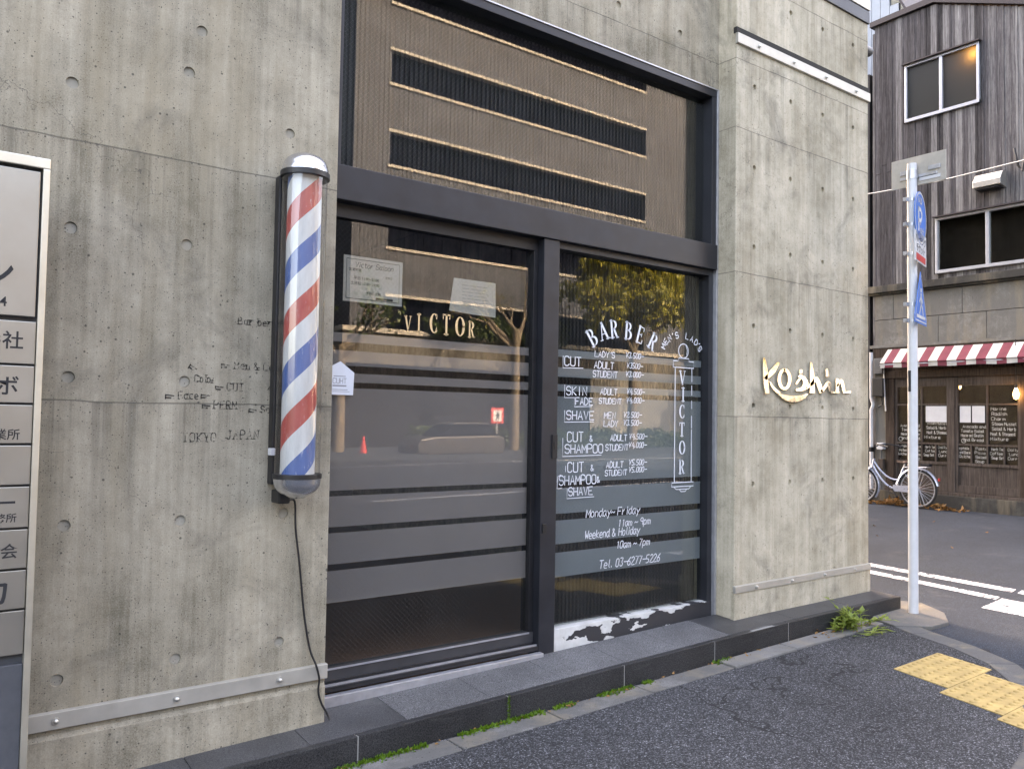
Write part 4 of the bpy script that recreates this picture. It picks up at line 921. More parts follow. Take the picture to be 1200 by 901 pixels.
def shop_door(y0, y1, seed):
    """one sliding shop door: y0 right (smaller y) to y1 left; boards below, six lights above"""
    x = XB - .02; rail = .035
    f = MB()
    for a, b in ((y0, y0 + .04), (y1 - .04, y1)): f.box(x - .02, x + .03, a, b, .56, 2.19)
    ym = (y0 + y1) / 2
    for a, b in ((.56, .665), (.94, .98), (1.222, 1.246), (1.785, 1.81), (2.06, 2.19)): f.box(x - .018, x + .03, y0 + .04, y1 - .04, a, b)
    for a, b in ((1.246, 1.785), (1.81, 2.06)): f.box(x - .016, x + .02, ym - .013, ym + .013, a, b)
    for q in (.25, .5, .75): f.box(x - .016, x + .02, y0 + (y1 - y0) * q - .011, y0 + (y1 - y0) * q + .011, .98, 1.222)
    dr = f.build('sliding_door', M['wood_grey'], D_, bevel=.003)
    p = MB()
    for q in range(4): p.box(x, x + .015, y0 + .04 + q * (y1 - y0 - .08) / 4 + .002, y0 + .04 + (q + 1) * (y1 - y0 - .08) / 4 - .002, .665, .94)
    p.build('boarding', M['wood_grey'], dr)
    MB().box(x + .010, x + .014, y0 + .02, y1 - .02, .97, 2.07).build('pane', M['dglass'], dr)
    mb = MB(); Pq = lambda u, v: Vector((x + .008, -u, v)); R2 = random.Random(seed)
    def blk(ya_, yb_, zt, zb, lines, h):
        z = zt - h * 1.3
        for ln in lines:
            if z < zb: break
            mb = MB(); write(mb, ln, -yb_ + R2.uniform(.01, .05), z, h, .0042, Pq, jit=.25, wx=min(1.1, (yb_ - ya_) * .93 / (len(ln) * h * .78))); mb.build('chalk_lettering', M['chalk'], dr); z -= h * 1.62
    blk(y0 + .05, ym - .02, 1.77, 1.25, words['a'], .042); blk(ym + .02, y1 - .05, 1.52, 1.25, words['b'], .038)
    for q, ky in enumerate('cdef'):
        a = y0 + (y1 - y0) * q / 4 + .02; blk(a, a + (y1 - y0) / 4 - .03, 1.215, .985, words[ky], .036)
    mb = MB(); mb.stroke([(-ym - .32 + .03 * math.cos(i * .6), 1.29 + .03 * math.sin(i * .6)) for i in range(12)], .006, Pq)
    mb.build('chalk_drawing', M['chalk'], dr)
    return dr
shop_door(1.575, 2.425, 3); shop_door(2.50, 3.30, 5)
# the front carries on to the right, out of frame
MB().box(XB - .03, XB + .06, Y0, 1.46, .5, .95).box(XB - .03, XB + .06, Y0, 1.46, 1.9, 2.19).build('panel', M['wood'], D_, bevel=.004)
MB().box(XB, XB + .006, Y0, 1.46, .95, 1.9).build('pane', M['dglass'], D_)
MB().box(XB - .015, XB + .1, 3.43, Y1, .35, 2.655).build('stone_pier', M['stone'], D_, bevel=.004)
MB().box(XB - .12, XB + .3, Y0, Y1 + .05, .30, .515).build('base_course', M['stone_dark'], D_, bevel=.012)
MB().box(XB - .10, XB + .1, Y0, 3.43, .515, .555).build('threshold', M['wood_grey'], D_, bevel=.005)
# dim room behind the doors
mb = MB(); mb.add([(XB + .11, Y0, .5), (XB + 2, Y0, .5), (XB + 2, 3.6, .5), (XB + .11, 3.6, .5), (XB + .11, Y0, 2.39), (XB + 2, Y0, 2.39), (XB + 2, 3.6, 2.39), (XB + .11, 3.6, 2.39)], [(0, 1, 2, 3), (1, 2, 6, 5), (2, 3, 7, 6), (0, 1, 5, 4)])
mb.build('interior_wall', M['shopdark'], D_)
# wall-hung extractor hood
vt = thing('extractor_hood', (XB - .1, 1.92, 4.75), 'small steel extractor hood on the timber wall under the cable', 'vent hood')
MB().prism([(XB - .004, 2.10, 4.76), (XB - .20, 2.10, 4.78), (XB - .20, 2.10, 4.86), (XB - .12, 2.10, 4.97), (XB - .004, 2.10, 4.99)], (0, -.36, 0)).build('hood', M['steel'], vt, bevel=.006)
MB().box(XB - .19, XB - .02, 1.77, 2.07, 4.752, 4.762).build('grille', M['black'], vt)
# papers in the shop doors
for i, (a, b, lab) in enumerate(((2.215, 2.362, 'left sheet of the two white papers side by side in the right shop door'), (2.03, 2.198, 'right sheet of the two white papers side by side in the right shop door'), (2.52, 2.84, 'wide white paper sheet in the left shop door behind the sign pole'))):
    o = recentre(MB().box(XB - .03, XB - .028, a, b, 1.545, 1.775).build('paper_sheet', M['white'])); tag(o, lab, 'paper', 'white papers in the timber shop doors')
# hanging bulb at the right
hb = thing('hanging_bulb', (XB - .12, 1.60, 1.86), 'glowing bare bulb hanging on a cord beside the shop door', 'lamp')
MB().lathe([(0, 1.86), (.025, 1.875), (.036, 1.92), (.030, 1.965), (.018, 1.99), (.018, 2.01)], (XB - .12, 1.60, 0), n=18).build('bulb', M['bulb2'], hb, smooth=True)
MB().tube([(XB - .12, 1.60, 2.01), (XB - .12, 1.60, 2.05)], .02, 10).tube([(XB - .12, 1.60, 2.05), (XB - .12, 1.60, 2.66)], .005, 6).build('cord', M['black'], hb)
il = thing('pendant_lamp', (XB + .5, 2.52, 2.02), 'small warm lamp glowing inside the shop behind the left door top', 'lamp')
MB().lathe([(0, 2.03), (.03, 2.045), (.04, 2.08), (.02, 2.12)], (XB + .5, 2.62, 0), n=14).build('bulb', M['bulb2'], il, smooth=True)
MB().tube([(XB + .5, 2.62, 2.12), (XB + .5, 2.62, 2.38)], .006, 6).build('cord', M['black'], il)
# meters, pipes by the corner
mbx = thing('electric_meter', (XB - .1, 3.52, 1.9), 'dark electric meter box on the stone pier beside the awning', 'meter box')
MB().box(XB - .14, XB - .02, 3.43, 3.60, 1.92, 2.20).build('case', M['black'], mbx, bevel=.01)
MB().box(XB - .13, XB - .02, 3.44, 3.58, 2.26, 2.50).build('cover', M['pipe'], mbx, bevel=.01)
MB().tube([(XB - .06, 3.50, 1.92), (XB - .06, 3.48, 1.80), (XB - .05, 3.55, 1.76)], .012).build('cable', M['black'], mbx)
o = recentre(MB().tube([(XB - .05, 3.66, .4), (XB - .05, 3.66, 1.72), (XB - .05, 3.63, 1.8), (XB - .05, 3.66, 1.9), (XB - .05, 3.66, 2.6)], .026, 12).build('drain_pipe', M['white'], smooth=True)); tag(o, 'pale grey drain pipe running up the shop corner behind the bicycle', 'pipe')
mt = thing('gas_meter', (XB - .08, 3.50, .7), 'small white utility box on the stone pier above the bicycle frame', 'meter box')
MB().box(XB - .12, XB - .017, 3.44, 3.54, 1.12, 1.22).build('case', M['white'], mt, bevel=.01)
MB().box(XB - .10, XB - .017, 3.45, 3.53, .82, .98).build('lower_case', M['wood_grey'], mt, bevel=.008)
MB().tube([(XB - .05, 3.50, .52), (XB - .05, 3.50, 1.12)], .012).build('pipe', M['pipe'], mt)

# overhead cable
cb_ = [(5.45, 7.5, 6.6), (8.5, 5.6, 5.55), (XB - .16, 3.72, 5.04), (XB - .16, 2.6, 5.01), (XB - .16, 1.52, 5.02), (XB - .2, -3, 5.25)]
mb = MB(); mb.tube([(XB - .3, 4.6, 5.06), (XB - .16, 3.5, 5.03), (XB - .16, 2.6, 5.0), (XB - .16, 1.52, 5.03), (XB - .2, -3, 5.3)], .0095, 8)
o = mb.build('overhead_cable', M['steel'], smooth=True); tag(o, 'grey overhead cable strung across the timber wall', 'cable')
mb = MB(); mb.tube([(XB - .06, 1.62, 5.25), (XB - .10, 1.56, 5.0), (XB - .12, 1.5, 4.9), (XB - .08, 1.48, 5.1), (XB - .06, 1.45, 5.3)], .016, 8)
o = mb.build('cable_loop', M['black'], smooth=True); tag(o, 'dark coiled cable loop hanging on the timber wall at the right edge', 'cable')

# neighbours behind: pale sided house, dark gap, tall added block out of view that stops the sun
M['siding'] = plain('pale_grey_siding', (.36, .39, .42), .6, .1, .08, 3)
hs = thing('sided_house', (15, 6, .33), 'pale blue-grey metal-sided house behind the timber shop', 'building')
mb = MB()
for i in range(46):
    a = 3.60 + i * .16
    mb.box(13.0, 13.06, a + .004, a + .156, .3, min(9.8, 8.15 + (a - 3.60) * 2.0))
mb.build('siding', M['siding'], hs)
MB().box(13.06, 18, 3.62, 10, .3, 8.1).build('wall', M['siding'], hs)
MB().prism([(12.95, 3.56, 8.12), (12.95, 4.45, 9.9), (12.95, 4.45, 9.98), (12.95, 3.56, 8.2)], (5, 0, 0)).build('roof', M['cap'], hs)
M['gap'] = plain('black_tin_wall', (.016, .016, .018), .7)
o = MB().box(12.05, 17, 3.74, 4.95, .3, 7.0).build('narrow_house', M['gap']); 
tag(o, 'narrow black tin-clad house wedged beside the timber shop', 'building')
pst = recentre(MB().tube([(13.6, 2.55, 7.0), (13.6, 2.55, 10.2)], .05, 8).tube([(13.6, 2.38, 7.0), (13.6, 2.38, 10.0)], .035, 8).tube([(13.6, 2.6, 8.9), (13.6, 2.2, 8.9)], .02, 6).build('rooftop_mast', plain('rusty_brown_steel', (.17, .06, .05), .8), smooth=True))
tag(pst, 'rusty brown steel mast rising behind the timber shop roof', 'mast')
tw = thing('sun_blocker', (14, 18, .33), 'added tall concrete block, out of view, blocking sun from the side street', 'building')
MB().box(12.3, 22, 5.2, 30, .3, 20).build('wall', M['conc'], tw)
for k in range(5): MB().box(12.27, 12.31, 6, 29, 3 + k * 3.6, 4.6 + k * 3.6).build('window', M['frame_dark'], tw)

# ------------------------------------------------------------------ bicycle
BX = 11.62; gb = g_(BX) - .012; wr_ = .262; yr, yf = 2.787, 3.645; zc = gb + wr_ + .012
bk = thing('bicycle', (BX, 3.2, gb), 'silver step-through city bicycle parked against the shop base', 'bicycle')
M['bike'] = plain('silver_bike_paint', (.50, .54, .64), .3, .6, .05)
M['tyre'] = plain('black_rubber', (.018, .018, .018), .8)
for yc in (yr, yf):
    wh = MB().torus((BX, yc, zc), (1, 0, 0), wr_, .016, 44, 8).build('tyre', M['tyre'], bk, smooth=True)
    rm = MB().torus((BX, yc, zc), (1, 0, 0), wr_ - .022, .0095, 44, 6).build('rim', M['silver'], bk, smooth=True)
    mb = MB()
    for i in range(28):
        a = 2 * PI * i / 28; b = a + (.35 if i % 2 else -.35); s_ = .018 if (i // 2) % 2 else -.018
        mb.tube([(BX + s_, yc + .018 * math.cos(b), zc + .018 * math.sin(b)), (BX, yc + (wr_ - .026) * math.cos(a), zc + (wr_ - .026) * math.sin(a))], .0016, 4, False)
    mb.build('spokes', M['silver'], bk)
    MB().tube([(BX - .035, yc, zc), (BX + .035, yc, zc)], .020, 14).build('hub', M['silver'], bk, smooth=True)
def fender(yc, a0, a1):
    mb = MB(); n = 22; vs = []
    for i in range(n + 1):
        a = a0 + (a1 - a0) * i / n
        for dx, dr in ((-.024, -.010), (-.016, .006), (0, .011), (.016, .006), (.024, -.010)):
            r = wr_ + .034 + dr; vs.append((BX + dx, yc + r * math.cos(a), zc + r * math.sin(a)))
    mb.add(vs, [(i * 5 + j, i * 5 + j + 1, (i + 1) * 5 + j + 1, (i + 1) * 5 + j) for i in range(n) for j in range(4)])
    return mb.build('fender', M['bike'], bk, smooth=True)
fender(yr, math.radians(10), math.radians(200) ) if False else fender(yr, math.radians(-5), math.radians(168))
fender(yf, math.radians(60), math.radians(215))
bb = (BX, 3.125, zc - .02); hd0 = (BX, 3.455, zc + .285); hd1 = (BX, 3.43, zc + .40); st0 = (BX, 3.065, zc + .05); st1 = (BX, 2.985, zc + .29)
fr = MB()
arc = lambda a, b, sag, n=8: [Vector(a).lerp(Vector(b), i / n) + Vector((0, 0, -sag * 4 * (i / n) * (1 - i / n))) for i in range(n + 1)]
fr.tube(arc((BX, 3.45, zc + .30), bb, .07), .0155, 10); fr.tube(arc((BX, 3.435, zc + .36), (BX, 3.045, zc + .115), .085), .013, 10)
fr.tube([bb, st1], .0145, 10); fr.tube([hd0, hd1], .018, 12)
for s_ in (-1, 1):
    fr.tube([bb, (BX + s_ * .04, yr, zc)], .009, 8); fr.tube([(BX, 3.0, zc + .25), (BX + s_ * .04, yr, zc)], .008, 8)
    fr.tube([hd0, (BX + s_ * .04, 3.50, zc + .24), (BX + s_ * .04, 3.60, zc + .10), (BX + s_ * .04, yf, zc)], .011, 8)
fr.build('frame', M['bike'], bk, smooth=True)
MB().tube([st1, (BX, 2.965, zc + .35)], .011, 10).build('seat_post', M['silver'], bk, smooth=True)
MB().lathe([(0, 0), (.05, .004), (.062, .02), (.055, .042), (.03, .05), (0, .052)], (BX, 2.93, zc + .345), n=20).prism([(BX - .035, 2.97, zc + .355), (BX + .035, 2.97, zc + .355), (BX + .012, 3.085, zc + .365), (BX - .012, 3.085, zc + .365)], (0, 0, .025)).build('saddle', plain('brown_saddle', (.06, .03, .022), .5), bk, bevel=0.0)
hbm = MB().tube([hd1, (BX, 3.42, zc + .56)], .011, 10)
for s_ in (-1, 1): hbm.tube([(BX, 3.42, zc + .56), (BX + s_ * .06, 3.40, zc + .60), (BX + s_ * .16, 3.32, zc + .62), (BX + s_ * .21, 3.18, zc + .595)], .0095, 8)
hb_ = hbm.build('handlebar', M['frame_dark'], bk, smooth=True)
for s_ in (-1, 1): MB().tube([(BX + s_ * .195, 3.22, zc + .604), (BX + s_ * .215, 3.10, zc + .583)], .014, 10).build('grip', M['black'], hb_, smooth=True)
MB().box(BX - .045, BX + .045, 3.45, 3.50, zc + .50, zc + .57).build('head_lamp', M['black'], bk, bevel=.012)
rk = MB()
for s_ in (-1, 1): rk.tube([(BX + s_ * .04, 2.96, zc + .30), (BX + s_ * .05, 2.63, zc + .315)], .006, 6); rk.tube([(BX + s_ * .045, yr, zc), (BX + s_ * .05, 2.70, zc + .31)], .005, 6)
for q in (2.63, 2.74, 2.85): rk.tube([(BX - .05, q, zc + .313), (BX + .05, q, zc + .313)], .005, 6)
rk.build('rear_rack', M['silver'], bk, smooth=True)
MB().box(BX - .04, BX + .04, 2.60, 2.73, zc + .325, zc + .36).build('rack_clip', M['frame_dark'], bk, bevel=.01)
MB().box(BX - .018, BX + .018, 2.478, 2.495, zc + .13, zc + .17).build('rear_reflector', M['redp'], bk, bevel=.004)
cr_ = MB().torus((BX - .045, 3.125, zc - .02), (1, 0, 0), .07, .006, 24, 6).tube([(BX - .06, 3.125, zc - .02), (BX - .06, 3.06, zc - .13)], .008, 8).obox((BX - .09, 3.06, zc - .13), (.035, 0, 0), (0, .022, 0), (0, 0, .008))
cr_.tube([(BX + .06, 3.125, zc - .02), (BX + .06, 3.19, zc + .09)], .008, 8).obox((BX + .09, 3.19, zc + .09), (.035, 0, 0), (0, .022, 0), (0, 0, .008)); cr_.build('crank', M['frame_dark'], bk)
MB().box(BX - .055, BX - .048, 2.79, 3.12, zc - .055, zc + .035).build('chain_guard', M['bike'], bk, bevel=.003)
MB().tube([(BX + .05, yr, zc), (BX + .12, yr - .05, gb + .005)], .007, 6).build('kickstand', M['silver'], bk)

# ------------------------------------------------------------------ vegetation, litter
def leafmat(name, cols, tr=.25):
    t = NT(name); oi = t.n('TexWhiteNoise', {'Vector': t.n('VectorMath', {0: t.obj(), 1: (2.2, 2.2, 2.2)}, operation='MULTIPLY')}, out='Value')
    nz = t.noise(t.obj(), 3.2, 3)
    v_ = t.math('MULTIPLY_ADD', oi, .35, t.math('MULTIPLY', nz, .65))
    c_ = t.ramp(v_, [(.25 + .5 * i / (len(cols) - 1), c) for i, c in enumerate(cols)])
    d = t.n('BsdfDiffuse', {'Color': c_}); r_ = t.n('BsdfTranslucent', {'Color': c_}); gl = t.n('BsdfGlossy', {'Color': (.5, .5, .5), 'Roughness': .45})
    m = t.n('MixShader', {0: tr, 1: d, 2: r_}); return t.done(t.n('MixShader', {0: .05, 1: m, 2: gl}))
M['weed'] = leafmat('weed_leaf', [(.13, .19, .03), (.24, .32, .06), (.38, .40, .11)], .4)
M['moss'] = leafmat('moss', [(.045, .09, .006), (.09, .19, .012), (.15, .26, .02)], .2)
M['dry'] = leafmat('dry_leaf', [(.16, .075, .025), (.30, .15, .05), (.38, .24, .09)], .2)
M['treeleaf'] = leafmat('street_tree_leaf', [(.08, .10, .015), (.24, .23, .025), (.46, .38, .05)], .45)
M['ever'] = leafmat('evergreen_leaf', [(.02, .04, .01), (.045, .075, .016), (.09, .12, .025)], .3)
M['yellow'] = leafmat('yellow_leaf', [(.30, .26, .02), (.50, .42, .03), (.62, .50, .05)], .5)
M['bark'] = plain('tree_bark', (.15, .12, .085), .9, 0, .4, 14, .6)
def leaf(mb, p, d, up, L, Wd, bend=.2):
    p, d, up = Vector(p), Vector(d).normalized(), Vector(up); s_ = d.cross(up)
    if s_.length < 1e-4: s_ = Vector((1, 0, 0))
    s_.normalize(); n_ = s_.cross(d)
    a = p + d * L * .35 - s_ * Wd + n_ * bend * L * .05; b = p + d * L * .35 + s_ * Wd + n_ * bend * L * .05
    m = p + d * L * .4 - n_ * L * .04; e = p + d * L - n_ * bend * L
    mb.add([p, a, m, b, e], [(0, 1, 2), (0, 2, 3), (1, 4, 2), (2, 4, 3)])
def rv(): return Vector((random.gauss(0, 1), random.gauss(0, 1), random.gauss(0, 1))).normalized()
wd_ = thing('weed_plant', (4.72, -.27, g_(4.72)), 'leafy green weed growing from the crack at the step end', 'weed')
st_m = MB(); lf = MB()
for k in range(26):
    x = 4.70 + random.gauss(0, .085); y = -.26 + random.gauss(0, .035); z = g_(x) + .008
    h = random.uniform(.03, .13) * (1.25 if abs(x - 4.72) < .1 else .8); dx, dy = random.gauss(0, .06), random.gauss(-.03, .05)
    pts = [Vector((x + dx * t_ * t_, y + dy * t_ * t_, z + h * t_)) for t_ in (0, .35, .7, 1)]
    st_m.tube(pts, [.003, .0026, .002, .001], 5)
    for i in range(9):
        t_ = random.uniform(.2, 1); q = Vector((x + dx * t_ * t_, y + dy * t_ * t_, z + h * t_)); d = rv(); d.z = abs(d.z) * .5 + .1
        leaf(lf, q, d, (0, 0, 1), random.uniform(.03, .07), random.uniform(.009, .017), random.uniform(0, .4))
for k in range(34):
    x = 4.75 + random.gauss(0, .10); y = -.38 + random.gauss(0, .035); d = Vector((random.gauss(0.5, .8), random.gauss(-.4, .4), random.uniform(.03, .35)))
    leaf(lf, (x, y, g_(x) + .006), d, (0, 0, 1), random.uniform(.04, .10), random.uniform(.004, .008), .1)
st_m.build('stem', M['weed'], wd_); lf.build('leaf', M['weed'], wd_)
# moss along the foot of the step
mb = MB()
def in_patch(x): return math.sin(x * 9.3) + math.sin(x * 23 + 1) * .7 + (1.0 if 1.35 < x < 2.9 else -.25) > .45
for k in range(5200):
    x = random.uniform(.4, 4.0)
    if not in_patch(x): continue
    y = -.203 - abs(random.gauss(0, .016)); z = g_(x) + .002
    d = Vector((random.gauss(0, .7), random.gauss(-.3, .5), 1)); leaf(mb, (x, y, z), d, rv(), random.uniform(.008, .022), random.uniform(.003, .0055), .2)
for xj in (2.160,):
    for k in range(160): leaf(mb, (xj + random.gauss(0, .004), -.201, g_(xj) + random.uniform(0, .11)), Vector((random.gauss(0, .5), -1, .6)), rv(), random.uniform(.005, .011), .0025, .2)
struct(mb.build('moss', M['moss']), 'stuff')
mb = MB()
def dryleaf(x, y, z, L):
    d = rv(); d.z = d.z * .35 + .1; leaf(mb, (x, y, z), d, rv() * .5 + Vector((0, 0, 1)), L, L * random.uniform(.22, .4), random.uniform(-.4, .6))
for k in range(520):
    y = random.uniform(2.2, 4.0); x = 11.78 - abs(random.gauss(0, .09)); pil_ = .07 * math.exp(-((y - 3.15) / .25) ** 2) + .05 * math.exp(-((y - 2.55) / .15) ** 2)
    if pil_ < .02 and random.random() < .6: continue
    dryleaf(x, y, g_(x) - .005 + random.uniform(0, pil_ + .012), random.uniform(.04, .085))
for k in range(50): x = random.uniform(4.35, 4.9); dryleaf(x, -.25 + random.gauss(0, .05), g_(x) + .014, random.uniform(.015, .035))
for k in range(60): x = random.uniform(.9, 4.2); dryleaf(x, -.215 - abs(random.gauss(0, .02)), g_(x) + .012, random.uniform(.010, .024))
for k in range(14): x = random.uniform(8, 11.6); y = random.uniform(.8, 3.5); dryleaf(x, y, g_(x) - .004, random.uniform(.03, .06))
struct(mb.build('fallen_leaves', M['dry']), 'stuff')

# ================================================================== ACROSS THE AVENUE (seen mirrored in the glass)
OY = -24.6
t = NT('fluted_tile_facade'); o_ = t.obj(); x_, y_, z_ = t.xyz()
fl = t.math('ABSOLUTE', t.math('SINE', t.math('MULTIPLY', x_, 14)))
nz = t.noise(t.mapped((.5, .5, 1.6)), 1.1, 5, .6); rowm = t.noise(t.mapped((.35, .1, 1.1)), 2.2, 3, .6)
c_ = t.ramp(t.math('MULTIPLY_ADD', rowm, .6, t.math('MULTIPLY', nz, .4)), [(.35, (.028, .032, .041)), (.65, (.060, .068, .083))])
c_ = t.mix(1.0, c_, t.ramp(fl, [(.3, .62), (.6, 1.1)]), 'MULTIPLY')  # shade in the flute hollows put into the colour
jz = t.math('LESS_THAN', t.math('FRACT', t.math('DIVIDE', z_, 1.34)), .035); jx_ = t.math('LESS_THAN', t.math('FRACT', t.math('DIVIDE', x_, 4.4)), .012)
c_ = t.mix(t.math('MULTIPLY', t.math('MAXIMUM', jz, jx_), .6), c_, (.05, .045, .04))
M['facade'] = t.done(t.pbr(c_, .7, 0, t.bump(fl, .5, .02)))
M['ofglass'] = plain('dark_office_glass', (.004, .005, .009), .5, 0, .2, 1, 0, .0)
M['sill'] = plain('pale_sill', (.34, .31, .26), .6)
OB = thing('office_building', (22, OY - 5, .2), 'brown tiled office block with long dark ribbon windows across the avenue', 'building')
xl, xb0, xb1, xr = 13.41, 14.95, 29.1, 33.5
bands = [(6.13 + 3.22 * k - 1.32, 6.13 + 3.22 * k) for k in range(5)]
zt = 4.8; mb = MB()
for a, b in bands + [(22, 22)]: 
    if zt < a - .01: mb.box(xb0, xb1, OY - 8, OY, zt, a)
    zt = b
mb.box(xl, xb0, OY - 8, OY, 4.8, 22).box(xb1, xr, OY - 8, OY, 4.8, 22).box(xb0, xb1, OY - 8, OY - .5, 4.8, 22); mb.build('wall', M['facade'], OB)
for a, b in bands:
    w_ = MB().box(xb0, xb1, OY - .45, OY - .25, a, b).build('window_band', M['ofglass'], OB)
    mu = MB()
    for i in range(1, 16): xx = xb0 + (xb1 - xb0) * i / 16; mu.box(xx - .04, xx + .04, OY - .26, OY - .18, a, b)
    mu.build('mullions', M['ofglass'], w_)
    MB().box(xb0 - .1, xb1, OY - .3, OY + .06, a - .09, a + .02).box(xb0 - .1, xb1, OY - .3, OY + .06, b - .02, b + .09).build('sill', M['sill'], w_)
MB().box(xl - .5, xr, OY - 4, OY + .5, 3.45, 4.62).build('base_wall', concrete('sunlit_base_wall', (), (.09, .085, .075), (.20, .185, .16), .6), OB)
MB().box(xl - .5, 25.2, OY - 4, OY + .35, .1, 3.45).build('lower_wall', plain('painted_recess_shade', (.016, .016, .018), .8, 0, .3, 3, .05, 0.0), OB)  # near-black colour stands in for a shaded recess below the base wall
MB().box(25.2, xr, OY - 4, OY + .45, .1, 3.45).build('lower_wall', M['stone'], OB)
MB().box(xl - .55, xr, OY - 4, OY + .6, 4.62, 4.80).build('coping', M['sill'], OB)
o = thing('glass_building', (5, OY - 6, .2), 'dark blue glass office building left of the brown office block', 'building')
MB().box(-30, xl - .05, OY - 10, OY - 2.5, .1, 12).build('wall', plain('blue_grey_curtain_wall', (.02, .024, .032), .7, 0), o)
for k in range(3): MB().box(-30, xl - .06, OY - 2.5, OY - 2.4, 2.2 + k * 3.3, 2.5 + k * 3.3).build('spandrel', M['frame'], o)
o = thing('white_building', (45, OY - 6, .2), 'pale sunlit building right of the brown office block', 'building')
MB().box(xr + 1.2, 70, OY - 10, OY - 1, .1, 11).build('wall', plain('pale_render', (.26, .245, .215), .8), o)
for k in range(3): MB().box(xr + 2.5, 68, OY - 1.02, OY - .96, 1.8 + k * 3, 3.2 + k * 3).build('window', M['ofglass'], o)
def branchy(mb, tips, p, d, L, r, lev, spread=.5, up=.15):
    n = 4; pts = [p]; q = p.copy(); dd = d.copy()
    for i in range(n): dd = (dd + rv() * .13 + Vector((0, 0, up * .3))).normalized(); q = q + dd * L / n; pts.append(q.copy())
    mb.tube(pts, [r * (1 - .45 * i / n) for i in range(n + 1)], 7 if lev > 1 else 5)
    if lev == 0: tips.append((q, dd)); return
    for k in range(random.choice((2, 3, 3))):
        nd = (dd + rv() * spread + Vector((0, 0, up))).normalized(); st = pts[random.choice((2, 3, 4))] if k else pts[-1]
        branchy(mb, tips, st, nd, L * random.uniform(.6, .8), r * .56, lev - 1, spread, up)
    if lev < 3: tips.append((q, dd))
def tree(name, x, y, th, L, r, lev, nleaf, ls, mat, label, spread=.55, rad=.35, fill=0, fr=(2.4, 1.6, 1.9), fz=7.3):
    t_ = thing(name, (x, y, .22), label, 'tree', 'street trees across the avenue'); mb = MB(); tips = []
    base = Vector((x, y, .2)); mb.tube([base, base + Vector((.03, 0, th * .5)), base + Vector((0, .05, th))], [r * 1.25, r, r * .85], 10)
    for k in range(4 if lev > 2 else 3): branchy(mb, tips, base + Vector((0, .05, th * random.uniform(.8, 1))), (Vector((random.gauss(0, .6), random.gauss(0, .6), .9))).normalized(), L, r * .6, lev - 1, spread)
    mb.build('trunk', M['bark'], t_, smooth=True)
    lf = MB()
    for k in range(fill):
        v_ = rv() * random.random() ** .4; tips.append((Vector((x + v_.x * fr[0], y + v_.y * fr[1], fz + v_.z * fr[2])), v_))
    for (q, d) in tips:
        for i in range(nleaf): leaf(lf, q + rv() * rad * random.random() ** .5, rv(), rv(), random.uniform(.7, 1.2) * ls, ls * .3, .2)
    lf.build('crown', mat, t_)
random.seed(21)
tree('street_tree', 18.3, -20.75, 4.6, 1.5, .17, 3, 3, .16, M['treeleaf'], 'thin street tree with few leaves across the avenue', .7, .3)
tree('street_tree', 24.6, -20.9, 4.8, 1.5, .19, 4, 26, .30, M['treeleaf'], 'broad leafy street tree with yellowing crown across the avenue', .75, .45, 420)
tree('street_tree', 11.5, -21.2, 3.6, 1.2, .16, 3, 10, .2, M['ever'], 'dense dark evergreen street tree at the left across the avenue', .6, .4)
tree('street_tree', 32.9, -20.9, 2.6, 1.5, .2, 4, 16, .26, M['yellow'], 'bright yellow ginkgo street tree across the avenue', .6, .45)
mb = MB()
for k in range(9000): x = random.uniform(14.5, 33); leaf(mb, (x, -21.6 + random.gauss(0, .28), .25 + random.random() ** .7 * (.75 + .15 * math.sin(x * 2.2))), rv(), rv(), .15, .05)
o = mb.build('hedge', M['ever']); tag(o, 'low green hedge along the far pavement of the avenue', 'hedge')
mb = MB()
for k in range(3500): x = random.uniform(16.5, 23.5); leaf(mb, (x, -24.0 + random.gauss(0, .2), 4.7 + random.random() * 1.0 * (.6 + .4 * math.sin(x * 1.7))), rv(), rv(), .2, .07)
o = mb.build('hedge', M['ever']); tag(o, 'dark hedge growing on top of the office building base wall', 'hedge')
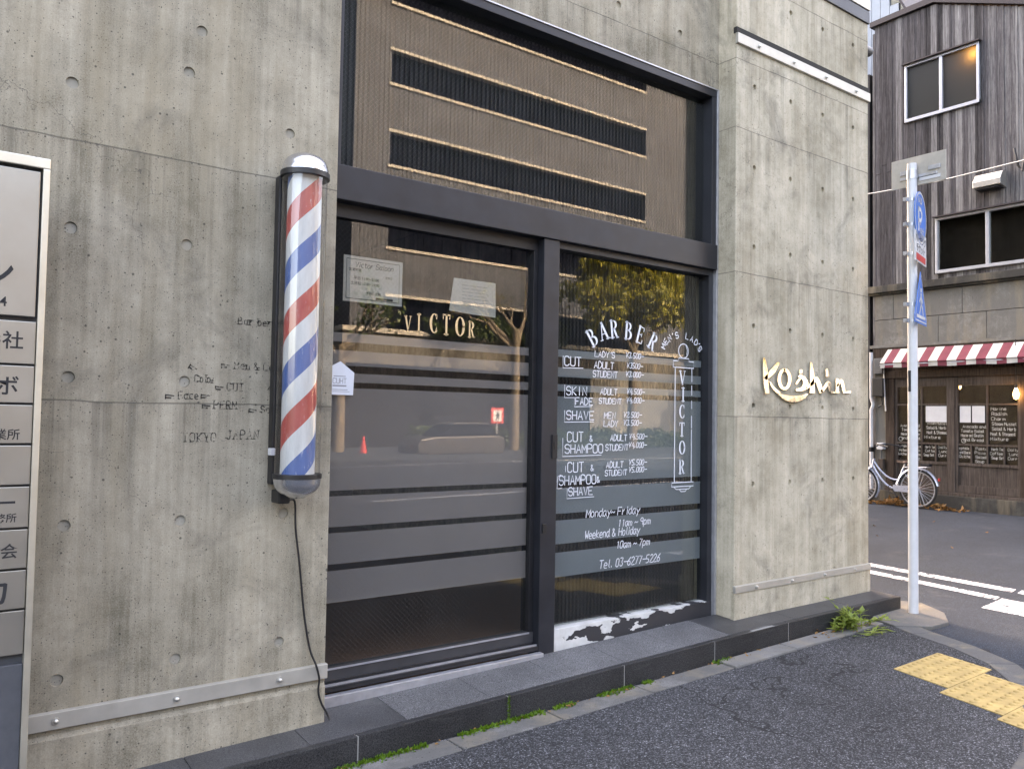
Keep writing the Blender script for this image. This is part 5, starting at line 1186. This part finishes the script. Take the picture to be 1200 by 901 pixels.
# no-crossing sign across the road
ns = thing('no_crossing_sign', (17.3, -20.45, .22), 'square red-bordered no-crossing sign on a thin post across the avenue', 'sign')
MB().tube([(17.3, -20.45, .2), (17.3, -20.45, 1.85)], .022, 10).build('post', M['white'], ns)
MB().box(17.03, 17.57, -20.43, -20.415, 1.30, 1.86).build('plate', M['redp'], ns)
MB().box(17.11, 17.49, -20.413, -20.41, 1.38, 1.78).build('panel', M['white'], ns)
mb = MB(); Pm = lambda u, v: Vector((17.3 - u, -20.407, 1.58 + v))
for st in ([(0, .12), (0, -.02)], [(0, -.02), (-.07, -.15)], [(0, -.02), (.07, -.15)], [(0, .06), (-.08, 0)], [(0, .06), (.08, 0)]): mb.stroke(st, .045, Pm)
mb.build('figure', M['inkblack'], ns)
cn = thing('traffic_cone', (11.9, -20.2, .22), 'red traffic cone on the far side of the avenue', 'traffic cone')
MB().lathe([(.14, .24), (.03, .85)], (11.9, -20.2, 0), n=18).build('cone', M['redp'], cn, smooth=True); MB().box(11.7, 12.1, -20.4, -20, .2, .24).build('base', M['black'], cn)
# parked car across the avenue
cx_, cy_ = 14.6, -19.2
car = thing('parked_car', (cx_, cy_, .12), 'dark grey hatchback parked along the far kerb of the avenue', 'car')
M['carp'] = plain('dark_car_paint', (.05, .05, .055), .25, .3, .05, 3, 0)
side = [(-1.65, .35), (-1.68, .62), (-1.55, .80), (-.95, .88), (1.45, .92), (1.66, .85), (1.7, .5), (1.6, .30)]
MB().prism([(cx_ + a, cy_ - .65, b) for a, b in side], (0, 1.3, 0)).build('body', M['carp'], car, bevel=.05)
cab = [(-.85, .89), (-.30, 1.27), (1.05, 1.30), (1.5, .92)]
MB().prism([(cx_ + a, cy_ - .56, b) for a, b in cab], (0, 1.12, 0)).build('cabin', M['ofglass'], car, bevel=.04)
MB().prism([(cx_ + a, cy_ - .53, b) for a, b in [(-.32, 1.262), (1.06, 1.285), (1.06, 1.33), (-.25, 1.32)]], (0, 1.06, 0)).build('roof', M['carp'], car, bevel=.02)
for dx in (-1.05, 1.05):
    for dy in (-.6, .6):
        MB().tube([(cx_ + dx, cy_ + dy - .09, .36), (cx_ + dx, cy_ + dy + .09, .36)], .25, 24).build('wheel', M['tyre'], car, smooth=True)

for o in bpy.data.objects:
    if '_org' in o: del o['_org']
